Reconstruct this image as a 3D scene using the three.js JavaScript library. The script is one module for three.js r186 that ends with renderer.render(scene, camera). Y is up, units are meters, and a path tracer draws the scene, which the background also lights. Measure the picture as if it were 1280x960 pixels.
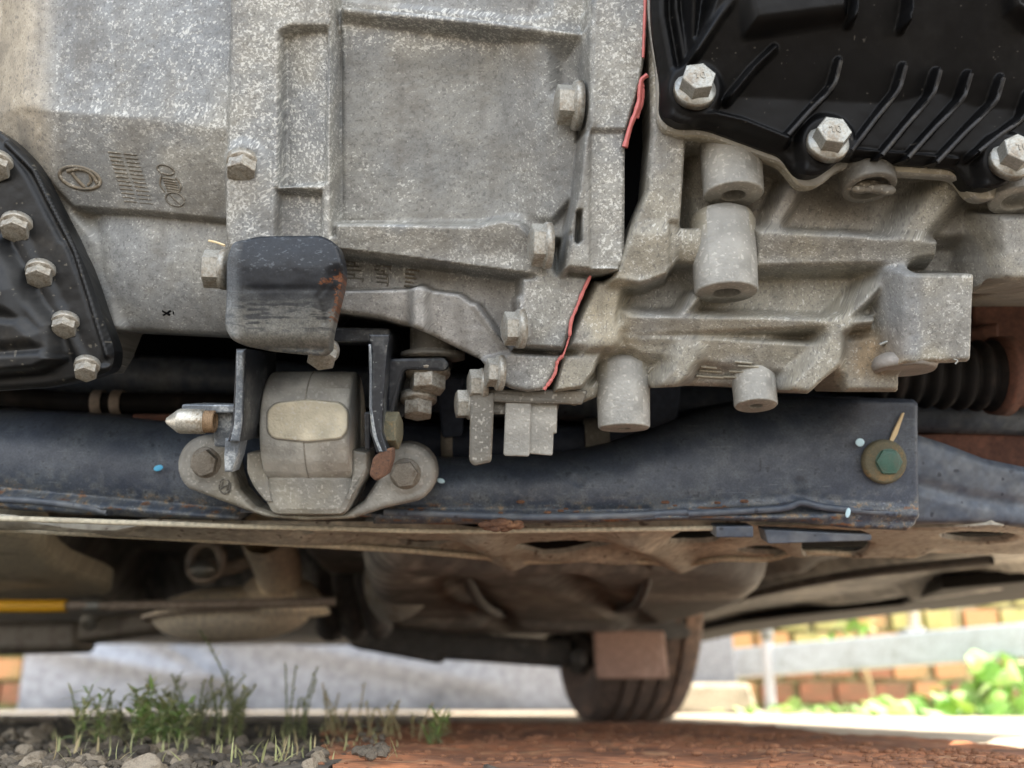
import * as THREE from 'three';
import { mergeGeometries, mergeVertices, toCreasedNormals } from 'three/addons/utils/BufferGeometryUtils.js';
import { RoundedBoxGeometry } from 'three/addons/geometries/RoundedBoxGeometry.js';
import { TextGeometry } from 'three/addons/geometries/TextGeometry.js';
import { FontLoader } from 'three/addons/loaders/FontLoader.js';

// ---------- camera, sky, sun, exposure ----------
const F = 1250, TILT = Math.atan(392 / F), D0 = 0.62;
const scene = new THREE.Scene();
const camera = new THREE.PerspectiveCamera(2 * Math.atan(480 / F) * 180 / Math.PI, 4 / 3, 0.02, 300);
camera.position.set(0, 0.05, 0);
camera.rotation.x = TILT;
camera.focus = 0.6;
camera.userData.fStop = 5.6;
scene.add(camera);
const renderer = new THREE.WebGLRenderer({ antialias: true });
renderer.toneMapping = THREE.LinearToneMapping;
renderer.toneMappingExposure = 5.2;
renderer.shadowMap.enabled = true;
const SUN = new THREE.Vector3(0.6, 0.75, -0.14).normalize();
const sun = new THREE.DirectionalLight(0xfff0dc, 3.2);
sun.position.copy(SUN).multiplyScalar(20); sun.castShadow = true;
sun.shadow.camera.left = -6; sun.shadow.camera.right = 6; sun.shadow.camera.top = 6; sun.shadow.camera.bottom = -6;
sun.shadow.mapSize.set(2048, 2048);
scene.add(sun, sun.target);

// ---------- noise ----------
function rng(seed) { let s = seed >>> 0; return () => { s = (s + 0x6D2B79F5) | 0; let t = Math.imul(s ^ (s >>> 15), 1 | s); t = (t + Math.imul(t ^ (t >>> 7), 61 | t)) ^ t; return ((t ^ (t >>> 14)) >>> 0) / 4294967296; }; }
const NT = 256, NB = new Float32Array(NT * NT); { const r = rng(77); for (let i = 0; i < NB.length; i++) NB[i] = r(); }
function vnoise(x, y) {
  const xi = Math.floor(x), yi = Math.floor(y); let fx = x - xi, fy = y - yi;
  fx = fx * fx * (3 - 2 * fx); fy = fy * fy * (3 - 2 * fy);
  const x0 = xi & 255, x1 = (xi + 1) & 255, y0 = (yi & 255) << 8, y1 = ((yi + 1) & 255) << 8;
  const a = NB[y0 + x0], b = NB[y0 + x1], c = NB[y1 + x0], d = NB[y1 + x1];
  return a + (b - a) * fx + (c - a) * fy + (a - b - c + d) * fx * fy;
}
function fbm(x, y, n = 4) { let s = 0, a = 0.5, t = 0; for (let i = 0; i < n; i++) { s += a * vnoise(x, y); t += a; a *= 0.5; x = x * 2.03 + 17.3; y = y * 2.03 + 9.1; } return s / t; }
const clamp = (x, a = 0, b = 1) => Math.min(b, Math.max(a, x));
const sst = (a, b, x) => { const t = clamp((x - a) / (b - a)); return t * t * (3 - 2 * t); };
const mix = (a, b, t) => a + (b - a) * t;
const mix3 = (a, b, t) => [mix(a[0], b[0], t), mix(a[1], b[1], t), mix(a[2], b[2], t)];

{ // sky: soft hazy daylight with cloud, no sun disc
  const w = 512, h = 256, d = new Float32Array(w * h * 4);
  for (let j = 0; j < h; j++) for (let i = 0; i < w; i++) {
    const el = (j / h - 0.5) * Math.PI, az = (i / w - 0.5) * 2 * Math.PI;
    const v = [Math.cos(el) * Math.cos(az), Math.sin(el), Math.cos(el) * Math.sin(az)];
    const up = clamp(v[1]), s = Math.max(0, v[0] * SUN.x + v[1] * SUN.y + v[2] * SUN.z);
    const px = v[0] / (up + 0.25), pz = v[2] / (up + 0.25);
    const cl = sst(0.42, 0.68, fbm(px * 1.6 + 31, pz * 1.6 + 12, 5));
    let c = mix3([0.68, 0.69, 0.69], [0.3, 0.41, 0.6], Math.pow(up, 0.55));
    const g = 0.5 * Math.pow(s, 12) + 0.25 * Math.pow(s, 3);
    c = [c[0] + g, c[1] + g * 0.95, c[2] + g * 0.85];
    c = mix3(c, [0.97 + g * 0.5, 0.95 + g * 0.5, 0.92 + g * 0.4], cl * 0.8 * sst(0, 0.12, up));
    if (v[1] < 0) c = [0.3, 0.28, 0.25];
    const k = (j * w + i) * 4; d[k] = c[0]; d[k + 1] = c[1]; d[k + 2] = c[2]; d[k + 3] = 1;
  }
  const t = new THREE.DataTexture(d, w, h, THREE.RGBAFormat, THREE.FloatType);
  t.mapping = THREE.EquirectangularReflectionMapping; t.magFilter = t.minFilter = THREE.LinearFilter; t.wrapS = THREE.RepeatWrapping; t.needsUpdate = true;
  scene.background = t; scene.environment = t;
}

// ---------- textures and materials ----------
const S2L = (c) => c.map((v) => { v /= 255; return v <= 0.04045 ? v / 12.92 : Math.pow((v + 0.055) / 1.055, 2.4); });
function tex(w, h, fn, srgb = true, rx = 0, ry = rx) {       // fn(u, v) -> [r,g,b] 0..255 ; rx > 0: tiles with that size in metres
  const d = new Uint8Array(w * h * 4);
  for (let j = 0; j < h; j++) for (let i = 0; i < w; i++) { const c = fn((i + 0.5) / w, (j + 0.5) / h), k = (j * w + i) * 4; d[k] = clamp(c[0], 0, 255); d[k + 1] = clamp(c[1], 0, 255); d[k + 2] = clamp(c[2], 0, 255); d[k + 3] = 255; }
  const t = new THREE.DataTexture(d, w, h, THREE.RGBAFormat, THREE.UnsignedByteType);
  t.magFilter = THREE.LinearFilter; t.minFilter = THREE.LinearMipmapLinearFilter; t.generateMipmaps = true;
  t.wrapS = t.wrapT = THREE.RepeatWrapping; if (srgb) t.colorSpace = THREE.SRGBColorSpace;
  if (rx) t.repeat.set(1 / rx, 1 / ry);
  t.needsUpdate = true; return t;
}
const tn = (u, v, n, oct = 4, o = 0) => {                    // tileable fbm on the 256 lattice: n cells across
  let s = 0, a = 0.5, t = 0; for (let i = 0; i < oct; i++) { const m = n << i; s += a * tnoise(u * m, v * m, m, o + i * 37); t += a; a *= 0.5; } return s / t;
};
function tnoise(x, y, m, o) {
  const xi = Math.floor(x), yi = Math.floor(y); let fx = x - xi, fy = y - yi; fx = fx * fx * (3 - 2 * fx); fy = fy * fy * (3 - 2 * fy);
  const g = (i, j) => NB[(((((j % m) + m) % m) + o) & 255) * 256 + (((((i % m) + m) % m) * 3 + o * 5) & 255)];
  const a = g(xi, yi), b = g(xi + 1, yi), c = g(xi, yi + 1), d = g(xi + 1, yi + 1);
  return a + (b - a) * fx + (c - a) * fy + (a - b - c + d) * fx * fy;
}
const bumpFine = tex(512, 512, (u, v) => { const n = 255 * (0.55 * tn(u, v, 64, 2, 3) + 0.45 * tn(u, v, 16, 3, 9)); return [n, n, n]; }, false, 0.08);
const bumpDirt = tex(512, 512, (u, v) => { const n = 255 * (0.6 * tn(u, v, 24, 4, 21) + 0.4 * tn(u, v, 6, 3, 5)); return [n, n, n]; }, false, 0.2);
function std(o) { return o.specularIntensity === undefined ? new THREE.MeshStandardMaterial(o) : new THREE.MeshPhysicalMaterial(o); }
// two-tone dirty surface, tile of size s metres
function dirty(base, dirt, amt, s, seed, o = {}, spots) {
  const map = tex(512, 512, (u, v) => {
    const a = tn(u, v, 5, 5, seed), b = tn(u, v, 40, 3, seed + 11), c = tn(u, v, 90, 2, seed + 23);
    let t = clamp(sst(0.62 - amt * 0.5, 0.95 - amt * 0.4, a * 0.7 + b * 0.3) + (b - 0.5) * 0.25);
    let k = mix3(base, dirt, t); const g = 0.86 + 0.28 * c; k = [k[0] * g, k[1] * g, k[2] * g];
    if (spots) { const q = sst(spots[1], spots[1] + 0.06, tn(u, v, 60, 2, seed + 51)); k = mix3(k, spots[0], q * (spots[2] ?? 0.8)); }
    return k;
  }, true, s);
  return std({ map, bumpMap: bumpDirt, bumpScale: 0.0006, roughness: 0.7, metalness: 0, ...o });
}
const speck = (x, y) => {                                    // worm-like bright corrosion flecks, coordinates in mm
  return 0.58 * vnoise(x * 0.86 + 3, y * 0.86) + 0.42 * vnoise(x * 1.7 + 40, y * 1.7 + 7);
};
const M = {};
{
  const castMap = (tone, stain, seed) => tex(1024, 1024, (u, v) => {
    const a = tn(u, v, 4, 4, seed), b = tn(u, v, 128, 2, seed + 3), c = tn(u, v, 20, 4, seed + 6);
    let k = mix3(tone, stain, sst(0.42, 0.75, a)); const g = 0.84 + 0.32 * c; k = k.map((q) => q * g);
    return mix3(k, [190, 186, 176], sst(0.66, 0.76, b) * 0.5 * sst(0.3, 0.6, a + c * 0.3));
  }, true, 0.22);
  M.boltDark = dirty([118, 112, 102], [88, 78, 66], 0.3, 0.06, 17, { metalness: 0.3, roughness: 0.5, bumpScale: 0.0002 });
  M.creamDust = dirty([196, 188, 166], [160, 150, 130], 0.35, 0.2, 18, { roughness: 0.85 });
  M.rib_lit_edge = dirty([42, 42, 43], [66, 64, 60], 0.35, 0.1, 19, { roughness: 0.55, specularIntensity: 0.5 });
  M.thread = dirty([132, 108, 80], [100, 78, 56], 0.4, 0.03, 20, { roughness: 0.7 });
  M.castLight = std({ map: castMap([172, 170, 162], [158, 154, 144], 12), roughness: 0.62, metalness: 0.15, bumpMap: bumpFine, bumpScale: 0.0005 });
  M.cast = std({ map: castMap([138, 136, 129], [144, 138, 122], 11), roughness: 0.62, metalness: 0.25, bumpMap: bumpFine, bumpScale: 0.0005 });
  M.castDark = std({ map: castMap([98, 95, 88], [112, 102, 86], 31), roughness: 0.66, metalness: 0.2, bumpMap: bumpFine, bumpScale: 0.0005 });
  M.castPink = std({ map: castMap([130, 125, 118], [122, 114, 104], 19), roughness: 0.6, metalness: 0.2, bumpMap: bumpFine, bumpScale: 0.0005 });
  M.castPad = std({ map: castMap([190, 182, 160], [174, 165, 144], 9), roughness: 0.75, bumpMap: bumpFine, bumpScale: 0.0006 });
  M.zinc = dirty([182, 178, 166], [120, 106, 86], 0.25, 0.06, 5, { metalness: 0.6, roughness: 0.42, bumpScale: 0.0002 });
  M.zincDirty = dirty([152, 148, 138], [112, 102, 88], 0.45, 0.06, 8, { metalness: 0.45, roughness: 0.5, bumpScale: 0.0003 });
  M.boltGrey = dirty([150, 148, 140], [120, 110, 96], 0.3, 0.06, 14, { metalness: 0.4, roughness: 0.5, bumpScale: 0.0002 });
  M.boltWhite = dirty([138, 138, 132], [112, 102, 88], 0.35, 0.06, 15, { metalness: 0.5, roughness: 0.38, bumpScale: 0.0002 });
  M.plastic = dirty([10, 10, 11], [19, 19, 19], 0.3, 0.16, 41, { specularIntensity: 0.32, roughness: 0.48, bumpScale: 0.00025 }, [[120, 114, 104], 0.86, 0.5]);
  M.panBlack = dirty([18, 19, 20], [40, 38, 35], 0.2, 0.14, 44, { specularIntensity: 0.6, roughness: 0.42, bumpScale: 0.0005 }, [[128, 120, 104], 0.8, 0.5]);
  M.paintBlack = dirty([28, 31, 36], [84, 85, 84], 0.3, 0.1, 47, { roughness: 0.42, bumpScale: 0.0003, metalness: 0.1 }, [[150, 150, 146], 0.8, 0.6]);
  M.paintGrey = dirty([128, 126, 118], [66, 70, 74], 0.4, 0.07, 48, { roughness: 0.4, metalness: 0.25, bumpScale: 0.0004 });
  M.steelScuffed = dirty([92, 98, 104], [168, 172, 172], 0.42, 0.06, 50, { roughness: 0.42, metalness: 0.35, bumpScale: 0.0005 });
  M.subframe = dirty([64, 72, 84], [100, 104, 108], 0.4, 0.34, 53, { roughness: 0.5, bumpScale: 0.0004 }, [[36, 40, 48], 0.82, 0.8]);
  M.subframeDark = dirty([44, 50, 62], [64, 68, 74], 0.3, 0.3, 54, { roughness: 0.6, specularIntensity: 0.4 });
  M.dustPlate = dirty([156, 152, 140], [200, 194, 178], 0.4, 0.3, 56, { roughness: 0.75 }, [[70, 58, 50], 0.78, 0.6]);
  M.under = dirty([104, 103, 101], [158, 154, 146], 0.4, 0.6, 57, { roughness: 0.8, bumpScale: 0.001 });
  M.underDark = dirty([76, 75, 74], [116, 111, 105], 0.35, 0.5, 58, { roughness: 0.75 });
  M.rubber = dirty([20, 19, 19], [50, 43, 39], 0.3, 0.25, 60, { roughness: 0.75, specularIntensity: 0.4 });
  M.tyre = dirty([100, 86, 78], [150, 124, 108], 0.42, 0.4, 61, { roughness: 0.85 });
  M.tyreSide = dirty([84, 80, 74], [120, 112, 100], 0.3, 0.4, 62, { roughness: 0.75 });
  M.rust = dirty([86, 60, 44], [122, 88, 62], 0.45, 0.08, 63, { roughness: 0.9, bumpScale: 0.0012 }, [[58, 42, 34], 0.72, 0.8]);
  M.mudPink = dirty([168, 138, 124], [190, 162, 148], 0.4, 0.3, 67, { roughness: 0.85 });
  M.rustBrown = dirty([86, 56, 45], [110, 74, 59], 0.4, 0.2, 64, { roughness: 0.85 });
  M.exhaust = dirty([240, 228, 206], [212, 198, 176], 0.4, 0.3, 65, { roughness: 0.6, metalness: 0.35 });
  M.exhaustDark = dirty([150, 138, 126], [176, 164, 150], 0.35, 0.3, 66, { roughness: 0.65, metalness: 0.3 });
  M.sealant = std({ color: 0xb0605a, roughness: 0.5 });
  M.cyan = std({ color: 0x58b4de, roughness: 0.5 });
  M.paleCyan = std({ color: 0xb4d2dc, roughness: 0.5 });
  M.straw = std({ color: 0xc9b48c, roughness: 0.7 });
  M.green = dirty([56, 92, 80], [76, 92, 80], 0.4, 0.03, 70, { roughness: 0.5 });
  M.weldRust = dirty([92, 88, 70], [130, 106, 70], 0.4, 0.05, 71, { roughness: 0.8 });
  M.yellow = std({ color: 0xe0a820, roughness: 0.5 });
  M.black = std({ color: 0x0c0c0d, roughness: 0.9, specularIntensity: 0.15 });
  M.darkHole = std({ color: 0x14110f, roughness: 0.95 });
}
const font = await new FontLoader().loadAsync('fonts/droid/droid_sans_bold.typeface.json');

// ---------- frame helpers: the drivetrain frame leans back by TILT, its origin 0.62 m ahead ----------
const RX = new THREE.Matrix4().makeRotationX(TILT);
const ORIGIN = new THREE.Vector3(0, 0, -D0).applyMatrix4(RX).add(new THREE.Vector3(0, 0.05, 0));
const L = (px, py, h = 0) => { const s = (D0 - h) / F; return [(px - 640) * s, (480 - py) * s, h]; };
const V = (a) => new THREE.Vector3(...a);
function W(px, py, z) { const v = new THREE.Vector3((px - 640) / F, (480 - py) / F, -1).applyMatrix4(RX); const k = z / v.z; return [v.x * k, 0.05 + v.y * k, z]; }
function WG(px, py, Y) { const v = new THREE.Vector3((px - 640) / F, (480 - py) / F, -1).applyMatrix4(RX); const k = (Y - 0.05) / v.y; return [v.x * k, Y, v.z * k]; }
const taken = {};
function numbered(n) { const k = taken[n] = (taken[n] ?? -1) + 1; return k ? n + '_' + String(k).padStart(3, '0') : n; }
const BASE = new Map();
function thing(name, label, category, base, group) {          // base: point of the tilted frame
  const o = new THREE.Group(); o.name = numbered(name); scene.add(o);
  o.position.copy(V(base).applyMatrix4(RX).add(ORIGIN)); o.rotation.x = TILT;
  o.userData = { label, category }; if (group) o.userData.group = group;
  BASE.set(o, base); return o;
}
function wthing(name, label, category, base, group) {          // upright thing, base in world metres
  const o = new THREE.Group(); o.name = numbered(name); scene.add(o); o.position.set(...base);
  o.userData = { label, category }; if (group) o.userData.group = group;
  BASE.set(o, base); return o;
}
function part(parent, name, geo, mat, label) {                 // geometry is given in the frame of the thing, moved to its base here
  if (Array.isArray(geo)) geo = mergeGeometries(geo.map((g) => { g = g.index ? g.toNonIndexed() : g; for (const k of Object.keys(g.attributes)) if (!['position', 'normal', 'uv'].includes(k)) g.deleteAttribute(k); return g; }));
  let r = parent; while (r && !BASE.has(r)) r = r.parent;
  const b = BASE.get(r); geo.translate(-b[0], -b[1], -b[2]);
  const m = new THREE.Mesh(geo, mat); m.name = name; m.castShadow = m.receiveShadow = true; if (label) m.userData.label = label;
  parent.add(m); return m;
}
function struct(name, geo, mat) { const m = new THREE.Mesh(geo, mat); m.name = numbered(name); m.castShadow = m.receiveShadow = true; m.userData.kind = 'structure'; scene.add(m); return m; }
function boxUV(g, k = 1) {                                     // uv in metres by dominant axis
  g = g.index ? g.toNonIndexed() : g; const p = g.attributes.position, uv = new Float32Array(p.count * 2);
  const a = new THREE.Vector3(), b = new THREE.Vector3(), c = new THREE.Vector3(), n = new THREE.Vector3();
  for (let i = 0; i < p.count; i += 3) {
    a.fromBufferAttribute(p, i); b.fromBufferAttribute(p, i + 1); c.fromBufferAttribute(p, i + 2); n.copy(b).sub(a).cross(c.clone().sub(a));
    const x = Math.abs(n.x), y = Math.abs(n.y), z = Math.abs(n.z);
    [a, b, c].forEach((v, j) => { const o = (i + j) * 2; if (z >= x && z >= y) { uv[o] = v.x; uv[o + 1] = v.y; } else if (x >= y) { uv[o] = v.z; uv[o + 1] = v.y; } else { uv[o] = v.x; uv[o + 1] = v.z; } });
  }
  for (let i = 0; i < uv.length; i++) uv[i] *= k;
  g.setAttribute('uv', new THREE.BufferAttribute(uv, 2)); return g;
}
function aim(g, pos, dir) { g.applyQuaternion(new THREE.Quaternion().setFromUnitVectors(new THREE.Vector3(0, 0, 1), V(dir).normalize())); g.translate(...pos); return g; }
function plate(pts, h, th, bev = 0.0012, holes = [], seg = 2) {     // pixel outline at front height h, th metres thick
  const P = (q) => q.map(([x, y]) => { const l = L(x, y, h); return new THREE.Vector2(l[0], l[1]); });
  const s = new THREE.Shape(P(pts)); for (const q of holes) s.holes.push(new THREE.Path(P(q)));
  const g = new THREE.ExtrudeGeometry(s, { depth: Math.max(1e-4, th - 2 * bev), bevelEnabled: bev > 0, bevelThickness: bev, bevelSize: bev, bevelOffset: -bev, bevelSegments: seg, curveSegments: 6 });
  g.translate(0, 0, h - th + bev); return boxUV(g);
}
function ring(cx, cy, r, n = 20, ry = r, a0 = 0) { const o = []; for (let i = 0; i < n; i++) { const a = a0 + i / n * Math.PI * 2; o.push([cx + r * Math.cos(a), cy + ry * Math.sin(a)]); } return o; }
function spline(pts, n = 6, closed = true) { const c = new THREE.CatmullRomCurve3(pts.map((p) => new THREE.Vector3(p[0], p[1], 0)), closed, 'catmullrom', 0.4); return c.getPoints(pts.length * n).slice(0, closed ? -1 : undefined).map((v) => [v.x, v.y]); }
function roundPoly(pts, r, n = 4) {                            // rounds every corner by r pixels (or pts[i][2])
  const o = [], m = pts.length;
  for (let i = 0; i < m; i++) {
    const p = pts[i], a = pts[(i + m - 1) % m], b = pts[(i + 1) % m], R = p[2] ?? r;
    const da = Math.hypot(a[0] - p[0], a[1] - p[1]), db = Math.hypot(b[0] - p[0], b[1] - p[1]);
    const k = Math.min(R, da * 0.48, db * 0.48);
    const A = [p[0] + (a[0] - p[0]) * k / da, p[1] + (a[1] - p[1]) * k / da], B = [p[0] + (b[0] - p[0]) * k / db, p[1] + (b[1] - p[1]) * k / db];
    for (let j = 0; j <= n; j++) { const t = j / n, u = 1 - t; o.push([u * u * A[0] + 2 * u * t * p[0] + t * t * B[0], u * u * A[1] + 2 * u * t * p[1] + t * t * B[1]]); }
  }
  return o;
}
function tube(pts, r, n = 40, rs = 10, closed = false) { return new THREE.TubeGeometry(new THREE.CatmullRomCurve3(pts.map(V), closed), n, r, rs, closed); }
function lathe(pts, seg = 32) { return new THREE.LatheGeometry(pts.map((p) => new THREE.Vector2(p[0], p[1])), seg).rotateX(Math.PI / 2); }  // profile (r, along +z)
function hexBolt(R, hh, fr = R * 1.28, fh = hh * 0.22) {       // hexagon flange head along +z, R = across-corner radius
  const hx = new THREE.Shape(ring(0, 0, R * 0.93, 6).map((p) => new THREE.Vector2(...p)));
  const b = R * 0.09, g = new THREE.ExtrudeGeometry(hx, { depth: hh - b, bevelEnabled: true, bevelThickness: b, bevelSize: b, bevelOffset: 0, bevelSegments: 2, curveSegments: 1 });
  g.translate(0, 0, 0);
  const cap = lathe([[0, hh + R * 0.06], [R * 0.68, hh + R * 0.06], [R * 0.8, hh - R * 0.02]], 20);
  const fl = lathe([[R * 0.9, fh * 1.5], [fr * 0.96, fh], [fr, fh * 0.6], [fr, -0.002], [0, -0.002]], 28);
  return mergeGeometries([boxUV(g), boxUV(cap), boxUV(fl)]);
}
function bolt(parent, px, py, h, dir, R, hh, mat = M.zinc, spin = 0, fr, label) {
  const g = hexBolt(R, hh, fr); g.rotateZ(spin); return part(parent, 'bolt', aim(g, L(px, py, h), dir), mat, label);
}
// ---------- relief casting: a height field with real depth, trimmed to an outline and given side walls ----------
function polySD(x, y, P) {
  let d = 1e9, s = 1;
  for (let i = 0, j = P.length - 1; i < P.length; j = i++) {
    const ax = P[i][0], ay = P[i][1], bx = P[j][0], by = P[j][1], ex = bx - ax, ey = by - ay, wx = x - ax, wy = y - ay;
    const t = clamp((wx * ex + wy * ey) / (ex * ex + ey * ey + 1e-18)), qx = wx - ex * t, qy = wy - ey * t; d = Math.min(d, qx * qx + qy * qy);
    const c1 = y >= ay, c2 = y < by, c3 = ex * wy > ey * wx; if ((c1 && c2 && c3) || (!c1 && !c2 && !c3)) s = -s;
  }
  return s * Math.sqrt(d);
}
class Relief {
  constructor(o) { Object.assign(this, { step: 0.001, rim: 0.002, skirt: 0.05, conv: true, wk: 1, base: () => 0 }, o); this.f = []; }
  loc(p, h) { if (!this.conv) return [p[0], p[1]]; const l = L(p[0], p[1], h); return [l[0], l[1]]; }
  poly(pts, top, w = 0.004, mode = 'set', hp) {
    const h = hp ?? (typeof top === 'number' && mode !== 'add' ? top : 0), P = pts.map((p) => this.loc(p, h)); return this._add((x, y) => polySD(x, y, P), P, top, w, mode);
  }
  line(pts, r, top, w = 0.004, mode = 'max', hp) {                // polyline of [px,py] with half width r metres
    const h = hp ?? (typeof top === 'number' && mode !== 'add' ? top : 0), P = pts.map((p) => this.loc(p, h));
    return this._add((x, y) => { let d = 1e9; for (let i = 1; i < P.length; i++) { const [ax, ay] = P[i - 1], ex = P[i][0] - ax, ey = P[i][1] - ay, t = clamp(((x - ax) * ex + (y - ay) * ey) / (ex * ex + ey * ey)); d = Math.min(d, Math.hypot(x - ax - ex * t, y - ay - ey * t)); } return d - r; }, P, top, w, mode, r);
  }
  _add(sd, P, top, w, mode, r = 0) { const xs = P.map((p) => p[0]), ys = P.map((p) => p[1]), m = (w *= w > 0.0022 ? this.wk : 1) + r; this.f.push({ sd, top, w, mode, b: [Math.min(...xs) - m, Math.max(...xs) + m, Math.min(...ys) - m, Math.max(...ys) + m] }); return this; }
  H(x, y) {
    const X = this.conv ? 640 + x * F / D0 : x, Y = this.conv ? 480 - y * F / D0 : y; let H = this.base(X, Y);
    for (const f of this.f) {
      if (x < f.b[0] || x > f.b[1] || y < f.b[2] || y > f.b[3]) continue;
      const d = f.sd(x, y); if (d > f.w / 2) continue; const m = 1 - sst(-f.w / 2, f.w / 2, d), T = typeof f.top === 'function' ? f.top(X, Y, H, d) : f.top;
      if (f.mode === 'set') H = mix(H, T, m); else if (f.mode === 'add') H += T * m; else if (f.mode === 'max') H = Math.max(H, mix(H, T, m)); else H = Math.min(H, mix(H, T, m));
    }
    return H;
  }
  build() {
    const O = this.outline.map((p) => this.loc(p, this.oh ?? 0)), holes = (this.holes ?? []).map((q) => q.map((p) => this.loc(p, this.oh ?? 0)));
    const sd = (x, y) => { let d = polySD(x, y, O); for (const q of holes) d = Math.max(d, -polySD(x, y, q)); return d; };
    const xs = O.map((p) => p[0]), ys = O.map((p) => p[1]), x0 = Math.min(...xs) - this.step, y0 = Math.min(...ys) - this.step, st = this.step;
    const nx = Math.ceil((Math.max(...xs) - x0) / st) + 2, ny = Math.ceil((Math.max(...ys) - y0) / st) + 2;
    const id = new Int32Array(nx * ny).fill(-1), pos = [], uv = []; const bw = Math.max(...xs) - Math.min(...xs), bh = Math.max(...ys) - Math.min(...ys);
    this.box = [Math.min(...xs), Math.min(...ys), bw, bh];
    for (let j = 0; j < ny; j++) for (let i = 0; i < nx; i++) {
      let x = x0 + i * st, y = y0 + j * st, d = sd(x, y); if (d > st * 0.62) continue;
      if (d > -st * 0.45) { const e = st * 0.05, gx = (sd(x + e, y) - d) / e, gy = (sd(x, y + e) - d) / e, l = Math.hypot(gx, gy) || 1; x -= gx / l * d; y -= gy / l * d; d = 0; }
      let z = this.H(x, y); const r = this.rim; if (r > 0 && d > -r) { const t = 1 + d / r; z -= r * (1 - Math.sqrt(Math.max(0, 1 - t * t))); }
      id[j * nx + i] = pos.length / 3; pos.push(x, y, z); uv.push(this.uvm ? x : (x - this.box[0]) / bw, this.uvm ? y : (y - this.box[1]) / bh);
    }
    const idx = [], ed = new Map(), tri = (a, b, c) => { idx.push(a, b, c); for (const [p, q] of [[a, b], [b, c], [c, a]]) { const k = p < q ? p * 4194304 + q : q * 4194304 + p; ed.has(k) ? ed.set(k, null) : ed.set(k, [p, q]); } };
    for (let j = 0; j + 1 < ny; j++) for (let i = 0; i + 1 < nx; i++) {
      const a = id[j * nx + i], b = id[j * nx + i + 1], c = id[(j + 1) * nx + i + 1], d = id[(j + 1) * nx + i], n = (a >= 0) + (b >= 0) + (c >= 0) + (d >= 0);
      if (n === 4) { tri(a, b, c); tri(a, c, d); } else if (n === 3) { if (a < 0) tri(b, c, d); else if (b < 0) tri(a, c, d); else if (c < 0) tri(a, b, d); else tri(a, b, c); }
    }
    const g = new THREE.BufferGeometry(); g.setAttribute('position', new THREE.Float32BufferAttribute(pos, 3)); g.setAttribute('uv', new THREE.Float32BufferAttribute(uv, 2)); g.setIndex(idx); g.computeVertexNormals();
    const sp = [], su = [];
    for (const e of ed.values()) if (e) {
      const [p, q] = e, P = pos.slice(p * 3, p * 3 + 3), Q = pos.slice(q * 3, q * 3 + 3), b = this.back ?? Math.min(P[2], Q[2]) - this.skirt, zb = this.back ?? b;
      const bp = this.back ?? P[2] - this.skirt, bq = this.back ?? Q[2] - this.skirt;
      sp.push(...P, P[0], P[1], bp, ...Q, ...Q, P[0], P[1], bp, Q[0], Q[1], bq);
      const up = uv.slice(p * 2, p * 2 + 2), uq = uv.slice(q * 2, q * 2 + 2), dv = this.uvm ? this.skirt : 0.02; su.push(...up, up[0], up[1] + dv, ...uq, ...uq, up[0], up[1] + dv, uq[0], uq[1] + dv);
    }
    if (!sp.length) return g;
    let s = new THREE.BufferGeometry(); s.setAttribute('position', new THREE.Float32BufferAttribute(sp, 3)); s.setAttribute('uv', new THREE.Float32BufferAttribute(su, 2));
    s.computeVertexNormals(); s = toCreasedNormals(s, 0.7);
    return mergeGeometries([g.toNonIndexed(), s]);
  }
}
// ================= engine and gearbox unit =================
const eng = thing('engine_unit', 'large grey cast aluminium engine and gearbox hanging above the dark blue crossmember', 'engine', L(700, 250, 0));
const mm = 0.001;
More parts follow.
